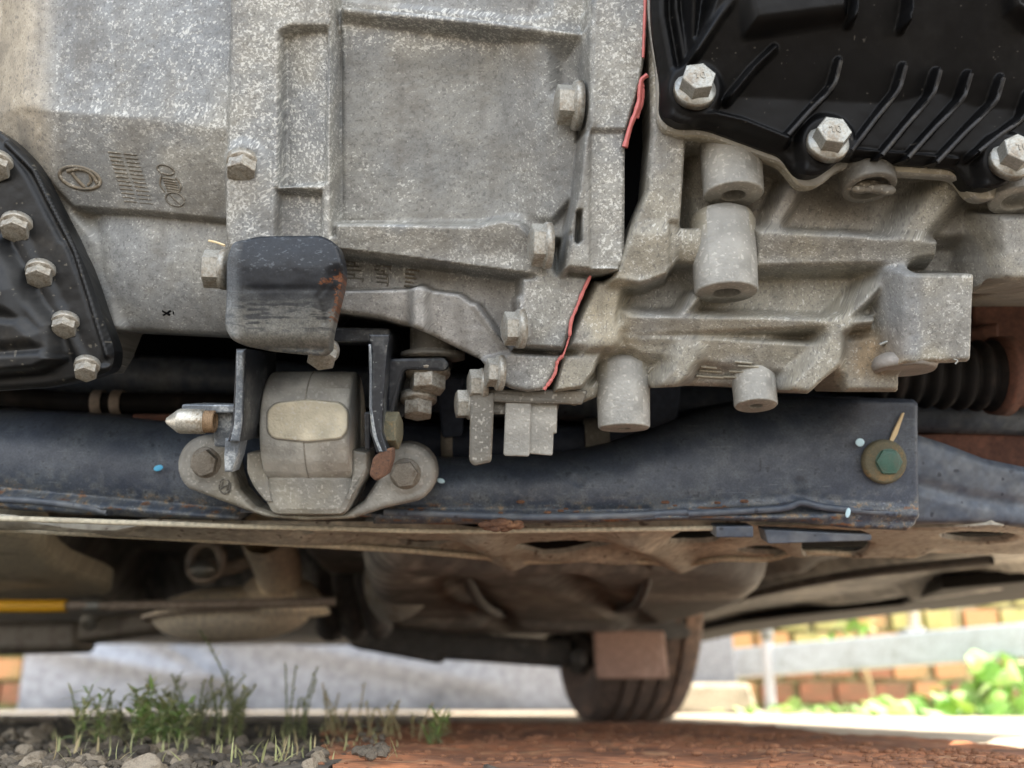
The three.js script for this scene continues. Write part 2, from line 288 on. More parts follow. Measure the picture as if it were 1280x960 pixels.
// --- gearbox housing ---
const gearSeam = [[738, 347], [728, 368], [716, 398], [712, 420], [703, 440], [697, 455], [682, 487]];
const gb = new Relief({
  step: 0.00105, rim: 0.003, back: -0.07, oh: 0, wk: 1.2,
  outline: [[-50, -50], [812, -50], [806, 60], [802, 95], [790, 140], [777, 182], [776, 332], [768, 343], ...gearSeam, [660, 490], [640, 486], [622, 478], [610, 462], [600, 448], [566, 432], [538, 418], [512, 407], [470, 397], [415, 389], [380, 420], [285, 418], [210, 414], [126, 410], [112, 445], [100, 465], [20, 470], [-50, 440]],
  base: (X, Y) => -24 * mm,
});
const bandH = 13 * mm;
gb.poly([[-60, -60], [306, -60], [306, 202], [160, 182], [36, 168], [-60, 160]], (X, Y) => (-9 + 17 * Math.pow(clamp((Y + 50) / 200), 0.8)) * mm - 26 * mm * Math.pow(clamp((62 - X) / 90), 1.6) + 2 * mm * Math.sin(clamp((X - 60) / 230) * Math.PI) * (1 - sst(20, 120, Y)), 0.004, 'set', 0.0)
  .poly([[-60, 130], [36, 138], [160, 150], [306, 169], [306, 281], [180, 268], [84, 262], [40, 210], [-60, 140]], (X, Y) => (8 - 18 * Math.pow(clamp((Y - 136 - (X - 36) * 0.115) / 125), 1.3)) * mm - 20 * mm * Math.pow(clamp((75 - X) / 90), 1.5), 0.006, 'set', 0)
  .line([[26, -50], [28, 60], [33, 136], [60, 142], [120, 146], [200, 155], [286, 166]], 0.002, (X, Y, H) => H + 0.8 * mm, 0.012, 'max', 0)
  .poly([[60, 262], [84, 263], [180, 269], [306, 282], [306, 430], [130, 430], [60, 300]], (X, Y) => (-32 + 20 * Math.sqrt(Math.max(0, 1 - Math.pow((Y - 322) / 105, 2)))) * mm - 14 * mm * Math.pow(clamp((128 - X) / 60), 1.5), 0.003, 'set', -0.015)
  .poly([[84, 268], [112, 290], [120, 330], [150, 430], [60, 430], [40, 270]], (X, Y) => -16 * mm - 8 * mm * clamp((110 - X) / 60), 0.008, 'set', -0.012)
  .poly([[30, 138], [50, 150], [92, 262], [120, 300], [158, 440], [120, 480], [-60, 480], [-60, 138]], (X, Y, H) => Math.max(H, -13 * mm), 0.006, 'set', -0.01)
  // upright band with two pockets
  .poly([[286, -60], [424, -60], [420, 290], [424, 330], [282, 330]], bandH, 0.004, 'set')
  .poly([[350, 40], [362, 34], [414, 34], [412, 228], [349, 232]], (X, Y) => bandH - 11 * mm + 5 * mm * clamp((X - 360) / 50), 0.0028, 'set', bandH)
  .poly([[345, 236], [401, 240], [400, 300], [345, 300]], (X, Y) => bandH - 9 * mm, 0.0026, 'set', bandH)
  .line([[418, -50], [415, 120], [412, 300]], 0.0035, bandH + 1.5 * mm, 0.003)
  .line([[304, 200], [303, 290]], 0.012, bandH + 2.5 * mm, 0.006)
  // right half: ribs and recessed panels
  .poly([[424, -60], [745, -60], [745, 300], [424, 300]], (X, Y) => -8 * mm, 0.003, 'set', -0.008)
  .poly([[426, -60], [696, -60], [688, 18], [660, 24], [426, 0]], -10 * mm, 0.003, 'set')
  .poly([[424, 4], [560, 16], [665, 28], [700, 34], [745, 40], [745, 62], [690, 56], [560, 42], [424, 30]], 8 * mm, 0.0045, 'set')
  .poly([[428, 32], [560, 44], [660, 55], [735, 62], [724, 140], [718, 250], [690, 278], [640, 270], [600, 278], [428, 278]], (X, Y) => {
    const a = -3 - 9 * sst(0, 1, (X - 430) / 195), b = -12 + 16 * Math.pow(clamp((X - 622) / 110), 0.75); const t = sst(608, 640, X); return mm * (mix(a, b, t) - 3 * sst(0, 1, (Y - 60) / 220) + 3 * sst(60, 0, Y - 40));
  }, 0.0045, 'set', -0.01)
  .poly([[416, 276], [598, 278], [628, 271], [652, 276], [672, 296], [690, 300], [700, 350], [668, 349], [560, 334], [416, 316]], (X, Y) => (15 - 5 * sst(0, 1, (Y - 276) / 50) + 1.5 * Math.sin(X * 0.03)) * mm, 0.0055, 'set', 0.013)
  .poly([[410, 318], [560, 336], [668, 351], [655, 400], [648, 440], [590, 380], [520, 362], [410, 362]], (X, Y) => -17 * mm, 0.003, 'set', -0.012)
  .poly([[410, 362], [520, 359], [575, 366], [592, 378], [650, 460], [600, 452], [560, 436], [510, 410], [410, 394]], (X, Y) => (5 - 7 * clamp((Y - 360) / 80)) * mm, 0.003, 'set', 0.003)
  .line([[594, 380], [620, 415], [648, 452]], 0.0014, 7 * mm, 0.004)
  .line([[524, 366], [524, 400], [522, 430]], 0.0052, (X, Y, H, d) => 9.5 * mm + 2 * mm, 0.005, 'max', 0.009)
  // bell housing flange
  .poly([[650, 345], [700, 340], [745, 345], [720, 400], [706, 440], [640, 436], [648, 400]], (X, Y) => (9 + 4 * clamp((X - 640) / 60)) * mm, 0.005, 'set', 0.011)
  .poly([[640, 440], [708, 443], [690, 492], [640, 492], [610, 470], [600, 450]], 6.5 * mm, 0.0028, 'set')
  .poly([[742, -60], [820, -60], [812, 60], [806, 100], [782, 182], [782, 344], [704, 338], [710, 300], [722, 240], [730, 165], [736, 150], [738, 60]], 24 * mm, 0.005, 'set')
  .poly([[737, 164], [784, 164], [784, 336], [737, 336]], 21 * mm, 0.0018, 'set')
  .line([[722, 270], [721, 303]], 0.0016, 12 * mm, 0.0016, 'set')
  .line([[706, 336], [712, 290], [726, 235], [732, 170]], 0.0016, 26.5 * mm, 0.005)
  .line([[741, 0], [738, 70], [738, 150]], 0.002, 25.5 * mm, 0.006)
  .line([[648, 372], [656, 420]], 0.0016, 15 * mm, 0.005)
  // seats of the flange bolts and a hollow above the top one
  .poly([[690, 62], [718, 60], [722, 110], [694, 112]], -7 * mm, 0.012, 'min', 0)
  // coarse cast skin
  .poly([[-60, -60], [900, -60], [900, 520], [-60, 520]], (X, Y) => mm * (0.5 * (fbm(X * 0.16, Y * 0.16, 2) - 0.5) + 1.6 * (fbm(X * 0.018 + 5, Y * 0.018, 2) - 0.5)), 0.001, 'add', 0);
const gearGeo = gb.build();
function castTexture(rel, w, h, dens, tone) {
  const box = rel.box, gw = 680, gh = 440, hg = new Float32Array(gw * gh); for (let j = 0; j < gh; j++) for (let i = 0; i < gw; i++) hg[j * gw + i] = rel.H(box[0] + (i + .5) / gw * box[2], box[1] + (j + .5) / gh * box[3]) * 1000;
  const HG = (u, v) => { const x = clamp(u * gw - .5, 0, gw - 1.01), y = clamp(v * gh - .5, 0, gh - 1.01), i = Math.floor(x), j = Math.floor(y), a = x - i, b = y - j, o = j * gw + i; return mix(mix(hg[o], hg[o + 1], a), mix(hg[o + gw], hg[o + gw + 1], a), b); };
  return tex(w, h, (u, v) => {
    const x = box[0] + u * box[2], y = box[1] + v * box[3], X = 640 + x * F / D0, Y = 480 - y * F / D0, hz = HG(u, v), X3 = x * 1000 + hz * 0.8, Y3 = y * 1000 + hz * 1.05;
    const lo = fbm(X3 * 0.03 + 4, Y3 * 0.03, 3), mid = fbm(X3 * 0.16, Y3 * 0.16 + 30, 3), hi = vnoise(X3 * 1.6, Y3 * 1.6);
    let k = tone(X, Y, lo, mid); const g = 0.75 + 0.18 * mid + 0.14 * hi; k = k.map((q) => q * g);
    const D = clamp(dens(X, Y) + (mid - 0.5) * 0.55 + (lo - 0.5) * 0.25), t = 0.8 - 0.3 * D, s = speck(X3, Y3), q = sst(t - 0.01, t + 0.14, s) * sst(0.15, 0.6, mid + 0.3 * hi);
    k = mix3(k, [204, 203, 195], q * (0.44 + 0.22 * D));
    const st = sst(0.52, 0.74, fbm(x * 95 + 7, y * 22 + 3, 4)) * 0.22 + sst(0.58, 0.72, fbm(x * 30 + 70, y * 34, 4)) * 0.25; k = mix3(k, [88, 84, 78], st);
    const dk = sst(0.76, 0.84, vnoise(X3 * 0.9 + 90, Y3 * 0.9 + 50)); return mix3(k, [70, 68, 66], dk * 0.35);
  });
}
const inR = (X, Y, x0, x1, y0, y1, e = 18) => sst(x0 - e, x0 + e, X) * (1 - sst(x1 - e, x1 + e, X)) * sst(y0 - e, y0 + e, Y) * (1 - sst(y1 - e, y1 + e, Y));
const gearTex = castTexture(gb, 2048, 1300, (X, Y) => {
  let d = 0.32; d = mix(d, 0.62, inR(X, Y, 70, 290, -60, 175)); d = mix(d, 0.85, inR(X, Y, 284, 424, -60, 330, 8)); d = mix(d, 0.5, inR(X, Y, 60, 285, 165, 275, 10)); d = mix(d, 0.8, inR(X, Y, 60, 300, 132, 172, 14) );
  d = mix(d, 0.85, inR(X, Y, 424, 740, 2, 62, 6)); d = mix(d, 0.12, inR(X, Y, 430, 640, 66, 270, 14)); d = mix(d, 0.55, inR(X, Y, 425, 475, 195, 275, 14)); d = mix(d, 0.5, inR(X, Y, 490, 512, 195, 250, 8));
  d = mix(d, 0.42, inR(X, Y, 640, 735, 60, 275, 14)); d = mix(d, 0.72, inR(X, Y, 740, 810, -60, 345, 10)); d = mix(d, 0.6, inR(X, Y, 420, 670, 276, 345, 8)); d = mix(d, 0.18, inR(X, Y, 420, 650, 345, 460, 12)); d = mix(d, 0.75, inR(X, Y, 560, 665, 318, 346, 5)); d = mix(d, 0.08, inR(X, Y, -60, 62, -60, 200, 14)); d = mix(d, 0.2, inR(X, Y, 60, 140, 262, 430, 12));
  d = mix(d, 0.55, inR(X, Y, 640, 720, 350, 490, 12)); return d;
}, (X, Y, lo, mid) => {
  let k = mix3([131, 132, 130], [146, 144, 136], sst(0.35, 0.7, lo)); k = mix3(k, [176, 166, 148], inR(X, Y, -60, 66, -60, 300, 24)); k = mix3(k, [126, 129, 131], 0.6 * inR(X, Y, 60, 286, -60, 120, 40)); k = mix3(k, [152, 148, 142], 0.7 * inR(X, Y, 420, 660, 350, 460, 16));
  return mix3(k, [124, 124, 120], 0.6 * inR(X, Y, 430, 740, 66, 270, 20));
});
const gearMat = std({ map: gearTex, roughness: 0.6, metalness: 0.25, bumpMap: null });
part(eng, 'unseen_upper_casing', [plate(roundPoly([[-300, -55], [830, -55], [830, -900], [-300, -900]], 10), -16 * mm, 0.25, 6 * mm), plate(roundPoly([[820, -55], [1500, -55], [1500, -900], [820, -900]], 10), 10 * mm, 0.25, 6 * mm)], M.castDark);  // unseen upper engine, added to block sky light from the bay behind
part(eng, 'outer_casing', plate(roundPoly([[-700, -60], [-44, -60], [-44, 440], [-700, 440]], 10), -26 * mm, 0.2, 6 * mm), M.castDark);
part(eng, 'outer_casing', plate(roundPoly([[1322, -60], [1900, -60], [1900, 352], [1322, 352]], 14), 16 * mm, 0.2, 8 * mm), M.cast);
part(eng, 'outer_cover', plate(roundPoly([[1346, -60], [1800, -60], [1800, 214], [1346, 214]], 12), 50 * mm, 0.03, 6 * mm), M.plastic);
const gearbox = part(eng, 'gearbox_housing', gearGeo, gearMat, 'grey cast gearbox half covered in white corrosion flecks');
// cast maker marks
{
  const hAt = (x, y) => { const l = L(x, y, 0); return gb.H(l[0], l[1]); };
  const on = (x, y, up = 0.1) => L(x, y, hAt(x, y) + up * mm);
  const loop = (pts, r, closed = true) => tube(pts.map((p) => on(...p)), r, pts.length * 5, 6, closed);
  const el = (cx, cy, a, b, rot, n = 18) => Array.from({ length: n }, (_, i) => { const t = i / n * 6.2832, x = a * Math.cos(t), y = b * Math.sin(t); return [cx + x * Math.cos(rot) - y * Math.sin(rot), cy + x * Math.sin(rot) + y * Math.cos(rot)]; });
  part(gearbox, 'cast_emblem', [loop(el(100, 222, 26, 13, 0.25), 1.3 * mm), loop([[90, 216], [98, 226], [106, 234]], 1.3 * mm, false), loop([[84, 214], [100, 211], [114, 217], [122, 229]], 1.5 * mm, false), loop([[112, 218], [114, 226], [110, 232]], 1.0 * mm, false)].map((g) => boxUV(g)), M.castDark);
  const rows = []; for (let i = 0; i < 13; i++) for (let j = 0; j < 2; j++) { const x = 135 + j * 20 + i * 1.7, y = 190 + i * 5.1 + j * 2; rows.push(boxUV(tube([on(x, y, 0.1), on(x + 8, y + 0.8, 0.1), on(x + 16, y + 1.6, 0.1)], 0.5 * mm, 3, 5))); }
  part(gearbox, 'cast_date_grid', rows, M.castDark).userData.kind = 'stuff';
  const wm = [loop(el(207, 212, 11, 5.5, 0.35, 12), 0.7 * mm), loop(el(219, 249, 12, 8, 0.35, 12), 0.7 * mm), loop([[212, 243], [219, 250], [226, 256]], 0.6 * mm, false)];
  for (let i = 0; i < 6; i++) wm.push(loop([[203 + i * 1.2, 222 + i * 3.2], [211 + i * 1.2, 223 + i * 3.2], [219 + i * 1.2, 224.5 + i * 3.2]], 0.6 * mm, false));
  wm.push(loop([[202, 219], [200, 230], [206, 240]], 0.6 * mm, false), loop([[220, 222], [226, 232], [224, 240]], 0.6 * mm, false));
  part(gearbox, 'cast_wordmark', wm.map((g) => boxUV(g)), M.castDark);
  const dg = []; const r = rng(5); for (let b = 0; b < 3; b++) for (let i = 0; i < 6; i++) { const x = 430 + b * 37 + r() * 4, y = 322 + b * 5 + i * 5, w = 10 + r() * 14; dg.push(boxUV(tube([on(x, y), on(x + w / 2, y + 0.8), on(x + w, y + 1.6)], 0.6 * mm, 3, 5))); if (r() < 0.6) dg.push(boxUV(tube([on(x + w, y), on(x + w, y + 3), on(x + w - 1, y + 6)], 0.6 * mm, 3, 5))); }
  part(gearbox, 'cast_digits', dg, M.castDark).userData.kind = 'stuff';
  part(gearbox, 'cast_mark', [loop([[203, 388], [213, 394]], 0.9 * mm, false), loop([[214, 388], [204, 394]], 0.9 * mm, false), loop([[200, 389], [200, 393]], 0.7 * mm, false), loop([[217, 389], [217, 393]], 0.7 * mm, false)].map((g) => boxUV(g)), M.black);
}
// gearbox bolts
bolt(gearbox, 722, 132, 8 * mm, [-1, 0.02, 0.12], 12 * mm, 13 * mm, M.boltGrey, 0.5, 15 * mm);
bolt(gearbox, 684, 307, 20 * mm, [-1, 0.02, 0.15], 12.5 * mm, 10 * mm, M.boltGrey, 0.5, 14 * mm);
bolt(gearbox, 650, 411, 13 * mm, [-1, 0.0, 0.25], 10 * mm, 10 * mm, M.boltGrey, 0.5, 12 * mm);
bolt(gearbox, 624, 466, 6 * mm, [-1, 0.05, 0.25], 8.5 * mm, 8 * mm, M.boltGrey, 0.5, 11 * mm);
bolt(gearbox, 304, 203, bandH - 1 * mm, [0.03, -0.8, 0.6], 9 * mm, 11 * mm, M.zincDirty, 0.3, 10 * mm, 'dusty hexagon bolt on the upright band');
// sealant squeezed out of the joint
{
  const sp = (pts, h, r, seed) => { const q = rng(seed); const c = new THREE.CatmullRomCurve3(pts.map(([x, y, z]) => V(L(x, y, z ?? h)))); const g = new THREE.TubeGeometry(c, 60, r, 8); const p = g.attributes.position; for (let i = 0; i < p.count; i++) { const k = Math.floor(i / 9); const s = 0.75 + 0.6 * vnoise(k * 0.35, seed * 3.1); const o = c.getPointAt(clamp(k / 60)); p.setXYZ(i, o.x + (p.getX(i) - o.x) * s, o.y + (p.getY(i) - o.y) * s, o.z + (p.getZ(i) - o.z) * s); } g.computeVertexNormals(); return g; };
  part(eng, 'sealant_bead', [sp([[738, 345], [730, 362], [721, 384], [714, 402], [712, 420]], 14 * mm, 0.95 * mm, 1), sp([[712, 420], [707, 436], [704, 444]], 11.5 * mm, 0.5 * mm, 2), sp([[704, 444], [697, 452], [694, 466], [687, 478], [680, 487]], 8 * mm, 1.0 * mm, 3),
    sp([[808, -40], [806, 20], [804, 72]], 25 * mm, 0.9 * mm, 4), sp([[809, 94], [802, 100], [798, 130], [788, 158], [781, 184]], 23 * mm, 1.5 * mm, 5), sp([[803, 104], [803, 125], [796, 148]], 22 * mm, 1.1 * mm, 6)].map((g) => boxUV(g)), M.sealant, 'thin salmon pink sealant squeezed out of the joint');
}
// --- engine casing ---
const eb = new Relief({
  step: 0.00105, rim: 0.004, back: -0.06, oh: 0, wk: 1.55,
  outline: [[800, -50], [1330, -50], [1330, 356], [1240, 356], [1219, 350], [1217, 452], [1130, 455], [1124, 490], [1056, 490], [1040, 462], [1006, 492], [985, 488], [930, 484], [870, 482], [800, 486], [760, 492], [720, 508], [700, 502], [684, 488], [699, 455], [705, 440], [714, 420], [718, 398], [730, 368], [740, 348], [764, 348], [772, 325], [786, 282], [802, 245], [808, 175], [806, 90]],
  base: () => -20 * mm,
});
eb.poly([[860, 150], [1330, 150], [1330, 300], [860, 300]], (X, Y) => (-9 + 7 * clamp((Y - 190) / 100)) * mm, 0.006, 'set', 0)
  .poly([[776, 345], [870, 330], [1110, 335], [1110, 395], [776, 395]], (X, Y) => (-14 + 5 * clamp((Y - 340) / 50)) * mm, 0.006, 'set', 0)
  .poly([[744, 346], [786, 352], [776, 395], [770, 440], [702, 438], [718, 400]], 10 * mm, 0.006, 'set')
  .poly([[730, 420], [790, 388], [786, 440], [748, 444], [726, 444]], 14 * mm, 0.012, 'max')
  .poly([[703, 443], [752, 441], [744, 466], [728, 487], [690, 492]], 6.5 * mm, 0.0028, 'set')
  .poly([[690, 487], [768, 470], [900, 470], [900, 500], [690, 515]], -8 * mm, 0.005, 'max')
  // text band and sloped ribs
  .poly([[752, 442], [1070, 442], [1050, 495], [748, 495]], (X, Y) => (-4 - 10 * clamp((Y - 445) / 45)) * mm, 0.005, 'set', -0.004)
  .poly([[776, 415], [900, 418], [1075, 428], [1075, 470], [1010, 470], [900, 458], [800, 447], [778, 436]], (X, Y) => (8 - 6 * sst(0, 1, (Y - 415 - (X - 776) * 0.05) / 40)) * mm, 0.005, 'set', 0.006)
  .poly([[780, 388], [940, 390], [1065, 394], [1100, 392], [1100, 412], [900, 420], [790, 424], [776, 412]], (X, Y) => (17 - 7 * sst(0, 1, (Y - 386) / 36)) * mm, 0.0055, 'set', 0.014)
  // diagonal webs
  .line([[1128, 332], [1092, 366], [1055, 402]], 0.0055, 12 * mm, 0.007)
  .line([[1206, 215], [1160, 265], [1118, 312]], 0.011, (X, Y, H, d) => 13 * mm, 0.009, 'max', 0.01)
  .line([[1010, 205], [985, 250], [962, 290]], 0.0065, 13 * mm, 0.006)
  .line([[872, 372], [856, 392]], 0.004, 13 * mm, 0.005)
  // main horizontal rib
  .poly([[940, 284], [1060, 288], [1120, 294], [1176, 296], [1180, 324], [1110, 334], [1030, 336], [940, 338]], (X, Y) => (21 - 9 * sst(0.1, 1, (Y - 288) / 44)) * mm, 0.006, 'set', 0.015)
  // flange of the engine half: wall, lug, arm
  .poly([[800, -50], [1330, -50], [1330, 190], [1220, 214], [1060, 200], [1010, 228], [985, 205], [900, 172], [862, 176], [854, 296], [838, 345], [800, 358], [764, 350], [786, 280], [804, 240], [808, 170]], 23 * mm, 0.004, 'set')
  .poly([[790, 286], [842, 284], [836, 330], [812, 352], [766, 349]], (X, Y) => (27 - 6 * clamp((Y - 300) / 50)) * mm, 0.008, 'set', 0.024)
  .poly([[836, 281], [880, 283], [880, 331], [836, 331]], (X, Y) => (19 - 8 * Math.pow((Y - 306) / 26, 2)) * mm, 0.003, 'set', 0.016)
  .line([[842, 282], [842, 330]], 0.002, 21 * mm, 0.004)
  // thick fins at the bottom
  .line([[862, 440], [852, 462], [836, 480]], 0.0085, 11 * mm, 0.007)
  .line([[1050, 415], [1040, 448], [1000, 486]], 0.0095, 14 * mm, 0.007)
  // blocks on the right
  .poly([[1052, 420], [1130, 404], [1132, 495], [1050, 495]], 3 * mm, 0.007, 'set')
  .poly([[1098, 352], [1130, 340], [1130, 455], [1098, 432]], 8 * mm, 0.005, 'set')
  .poly([[1122, 336], [1224, 336], [1222, 460], [1122, 460]], (X, Y) => 30 * mm - 3 * mm * clamp((Y - 340) / 110), 0.006, 'set', 0.028)
  .poly([[1216, 322], [1260, 320], [1260, 362], [1216, 362]], 6 * mm, 0.006, 'set')
  .poly([[1242, 262], [1340, 262], [1340, 360], [1246, 358]], 26 * mm, 0.008, 'set')
  .poly([[700, -60], [1340, -60], [1340, 520], [700, 520]], (X, Y) => mm * (0.6 * (fbm(X * 0.14, Y * 0.14 + 60, 2) - 0.5) + 1.8 * (fbm(X * 0.02 + 9, Y * 0.02, 2) - 0.5)), 0.001, 'add', 0);
for (const [a, b, r, h, w] of [[[917, 150], [917, 205], 0.013, 22 * mm, 0.018], [[908, 280], [908, 325], 0.014, 20 * mm, 0.018], [[945, 425], [945, 470], 0.009, 2 * mm, 0.014], [[780, 440], [780, 500], 0.011, -4 * mm, 0.014], [[1087, 180], [1087, 205], 0.012, 12 * mm, 0.012], [[1272, 200], [1272, 225], 0.012, 14 * mm, 0.012]]) eb.line([a, b], r, h, w, 'max', h);
const engGeo = eb.build();
const engTex = castTexture(eb, 2048, 1300, (X, Y) => {
  let d = 0.32; d = mix(d, 0.5, inR(X, Y, 780, 870, 80, 355, 12)); d = mix(d, 0.5, inR(X, Y, 940, 1180, 284, 335, 8)); d = mix(d, 0.46, inR(X, Y, 780, 1110, 386, 425, 8)); d = mix(d, 0.55, inR(X, Y, 1120, 1220, 330, 460, 8)); d = mix(d, 0.2, inR(X, Y, 860, 1250, 190, 282, 10)); return mix(d, 0.4, inR(X, Y, 780, 1080, 425, 470, 8));
}, (X, Y, lo, mid) => {
  let k = mix3([143, 141, 134], [150, 145, 131], sst(0.35, 0.65, lo)); k = mix3(k, [168, 150, 112], 0.4 * inR(X, Y, 735, 790, 360, 440, 20)); k = mix3(k, [150, 118, 78], 0.5 * inR(X, Y, 1060, 1110, 415, 470, 16)); k = mix3(k, [126, 132, 140], 0.45 * inR(X, Y, 1095, 1128, 330, 450, 8));
  return mix3(k, [130, 122, 112], 0.5 * inR(X, Y, 870, 1090, 190, 282, 16));
});
const engMat = std({ map: engTex, roughness: 0.64, metalness: 0.2 });
const casing = part(eng, 'engine_casing', engGeo, engMat, 'pale dusty cast engine casing with ribs and bosses');
// bosses with bores, axis nearly upright, ends tipped towards the viewer
function boss(px, py, h, r, len, bore, dir, mat = M.cast, name = 'boss') {
  const g = lathe([[0, name === 'boss' ? -0.03 : -0.005], [bore * 0.98, name === 'boss' ? -0.03 : -0.005], [bore, -0.0005], [bore * 1.12, 0], [r * 0.93, 0], [r, -r * 0.08], [r * 1.05, -len], [r * 0.95, -len - r * 0.25], [r * 0.6, -len - r * 0.45], [0, -len - r * 0.5]], 36);
  const m = part(casing, name, aim(boxUV(g), L(px, py, h), dir), mat); return m;
}
boss(917, 245, 18 * mm, 18 * mm, 46 * mm, 7 * mm, [0, -1, 0.28]);
boss(908, 367, 16 * mm, 19 * mm, 46 * mm, 8 * mm, [0, -1, 0.26]);
boss(945, 508, -3 * mm, 13.4 * mm, 40 * mm, 4 * mm, [0, -1, 0.36]);
boss(1087, 236, 26 * mm, 16 * mm, 18 * mm, 11 * mm, [0.05, -0.9, 0.4], M.castDark, 'core_plug');
boss(1272, 252, 26 * mm, 16 * mm, 22 * mm, 9 * mm, [0, -0.9, 0.4], M.cast, 'core_plug');
boss(1131, 464, 8 * mm, 18.5 * mm, 4 * mm, 0.1 * mm, [0, -1, 0.2], M.castPink, 'drain_plug');
{ const r = rng(8), g = []; for (let i = 0; i < 16; i++) { const e = new THREE.IcosahedronGeometry((2 + 3 * r()) * mm, 1); e.scale(1 + r(), 0.7, 0.6); e.translate(...L(1064 + i * 3, 238 - r() * 10, 24 * mm + r() * 4 * mm)); g.push(boxUV(e)); } part(casing, 'dried_mud', g, M.castDark); }
boss(780, 536, -8 * mm, 16.3 * mm, 40 * mm, 4 * mm, [0, -1, 0.2]);
{ const g = []; const r = rng(15); const at = (x, y) => { const l = L(x, y, -4 * mm); return L(x, y, eb.H(l[0], l[1]) + 0.5 * mm); };
  for (const [x, y, w] of [[874, 463, 28], [870, 470, 34], [922, 457, 26], [912, 464, 36], [905, 471, 48], [918, 452, 22], [876, 458, 20]]) g.push(boxUV(tube([at(x, y), at(x + w / 2, y + 1), at(x + w, y + 2)], 0.9 * mm, 4, 6)));
  for (let i = 0; i < 4; i++) g.push(boxUV(tube([at(786 + i * 8, 466), at(792 + i * 8, 459)], 1.1 * mm, 2, 6)));
  part(casing, 'cast_digits', g, M.cast).userData.kind = 'stuff'; }
for (const [p, q] of [[[L(1100, 431, 12 * mm), L(1110, 427, 14 * mm), L(1124, 424, 15 * mm)], 1.1 * mm], [[L(1192, 449, 29 * mm), L(1197, 451, 29 * mm), L(1194, 455, 29 * mm)], 0.5 * mm]]) part(casing, 'casting_flash', boxUV(tube(p, q, 10, 6)), M.boltWhite);
// gasket edge that follows the cover
const coverOut = roundPoly([[816, -60, 0], [815, 20, 30], [828, 100, 30], [826, 142, 20], [846, 158, 20], [880, 156, 20], [962, 186, 14], [980, 192, 12], [1003, 222, 12], [1026, 220, 14], [1052, 198, 10], [1200, 208, 12], [1222, 238, 14], [1250, 236, 14], [1272, 214, 10], [1340, 214, 0], [1340, -60, 0]], 10);
part(casing, 'sealing_lip', plate(coverOut.map(([x, y]) => [x < 840 ? x - 5 : x - 1, y > 100 ? y + 13 : y]), 30 * mm, 16 * mm, 3 * mm), M.cast);
// lower clamps below the flange
part(casing, 'lower_flange', [plate(roundPoly([[600, 486], [735, 488], [728, 506], [645, 504], [602, 502]], 3), -2 * mm, 40 * mm, 2 * mm), plate(roundPoly([[602, 500], [700, 503], [696, 520], [604, 518]], 3), -8 * mm, 40 * mm, 2 * mm)], M.castDark);
part(casing, 'clamp_block', [plate(roundPoly([[632, 500], [664, 500], [662, 571], [629, 570]], 4), -4 * mm, 30 * mm, 1 * mm), plate(roundPoly([[658, 500], [697, 500], [696, 542], [692, 542], [691, 570], [658, 567]], 4), -7 * mm, 34 * mm, 1 * mm)], M.cast);
part(casing, 'clamp_finger', plate(roundPoly([[588, 490], [618, 490], [614, 578], [592, 583], [586, 576]], 4), 0, 16 * mm, 2 * mm), M.castDark);
bolt(casing, 604, 480, -6 * mm, [-1, 0, 0.2], 9 * mm, 9 * mm, M.boltGrey, 0.4, 10 * mm);
bolt(casing, 588, 505, -12 * mm, [-1, 0, 0.2], 9 * mm, 9 * mm, M.boltGrey, 0.2, 10 * mm);
part(eng, 'gap_shade', plate([[760, 80], [850, 80], [850, 370], [740, 360]], -18 * mm, 30 * mm, 2 * mm), M.black);  // black plate behind the flange gap, its colour stands in for shade

// --- black ribbed plastic cover ---
const cov = new Relief({ step: 0.00105, rim: 0.0025, skirt: 0.013, oh: 40 * mm, outline: coverOut, base: () => 36 * mm });
const CH = 40 * mm, ridgeY = (X) => 46 + (X - 880) * 0.045 + 14 * Math.exp(-Math.pow((X - 1095) / 30, 2)) * -1;
const faceH = (X, Y) => { const c = (640 + (X - 640)), y = (Y - 480) * 1.07 + 480, x = (X - 640) * 1.07 + 640; return 0; };
cov.poly([[858, -60], [1350, -60], [1350, 190], [1190, 192], [1090, 184], [1000, 178], [960, 172], [905, 150], [868, 120]], (X, Y) => {
  const yy = 480 + (Y - 480) * 0.92, xx = 640 + (X - 640) * 0.92, ry = ridgeY(xx); const t = (yy - ry) / 125; return mm * (t > 0 ? 62 - 22 * Math.pow(clamp(t), 1.1) : 62 + 3 * clamp(-t * 3) );
}, 0.007, 'max', 0.05)
  .line([[828, -60], [828, 20], [842, 95], [846, 120]], 0.003, 43 * mm, 0.004)
  .line([[846, -60], [846, 10], [856, 70], [862, 96]], 0.0022, 41 * mm, 0.004)
  .poly([[868, -60], [905, -60], [880, 20], [868, 50]], 40 * mm, 0.008, 'set')
  .line([[930, -20], [900, 20], [872, 62], [850, 110]], 0.0022, 58 * mm, 0.004, 'max', 0.055)
  .line([[970, 58], [945, 82], [915, 118]], 0.0016, 56 * mm, 0.004, 'max', 0.055)
  .line([[985, 172], [930, 150], [870, 136]], 0.0025, 50 * mm, 0.004)
  .poly([[990, -60], [1068, -60], [1062, 14], [1000, 22], [940, 30], [930, -30]], 66 * mm, 0.009, 'set')
  .line([[1073, -60], [1074, 2], [1072, 18]], 0.0016, 69 * mm, 0.003).line([[1142, -60], [1143, 6], [1140, 24]], 0.0016, 69 * mm, 0.003)
  .line([[1258, -40], [1275, 4], [1300, 20]], 0.003, 67 * mm, 0.005);
const ribs = [];
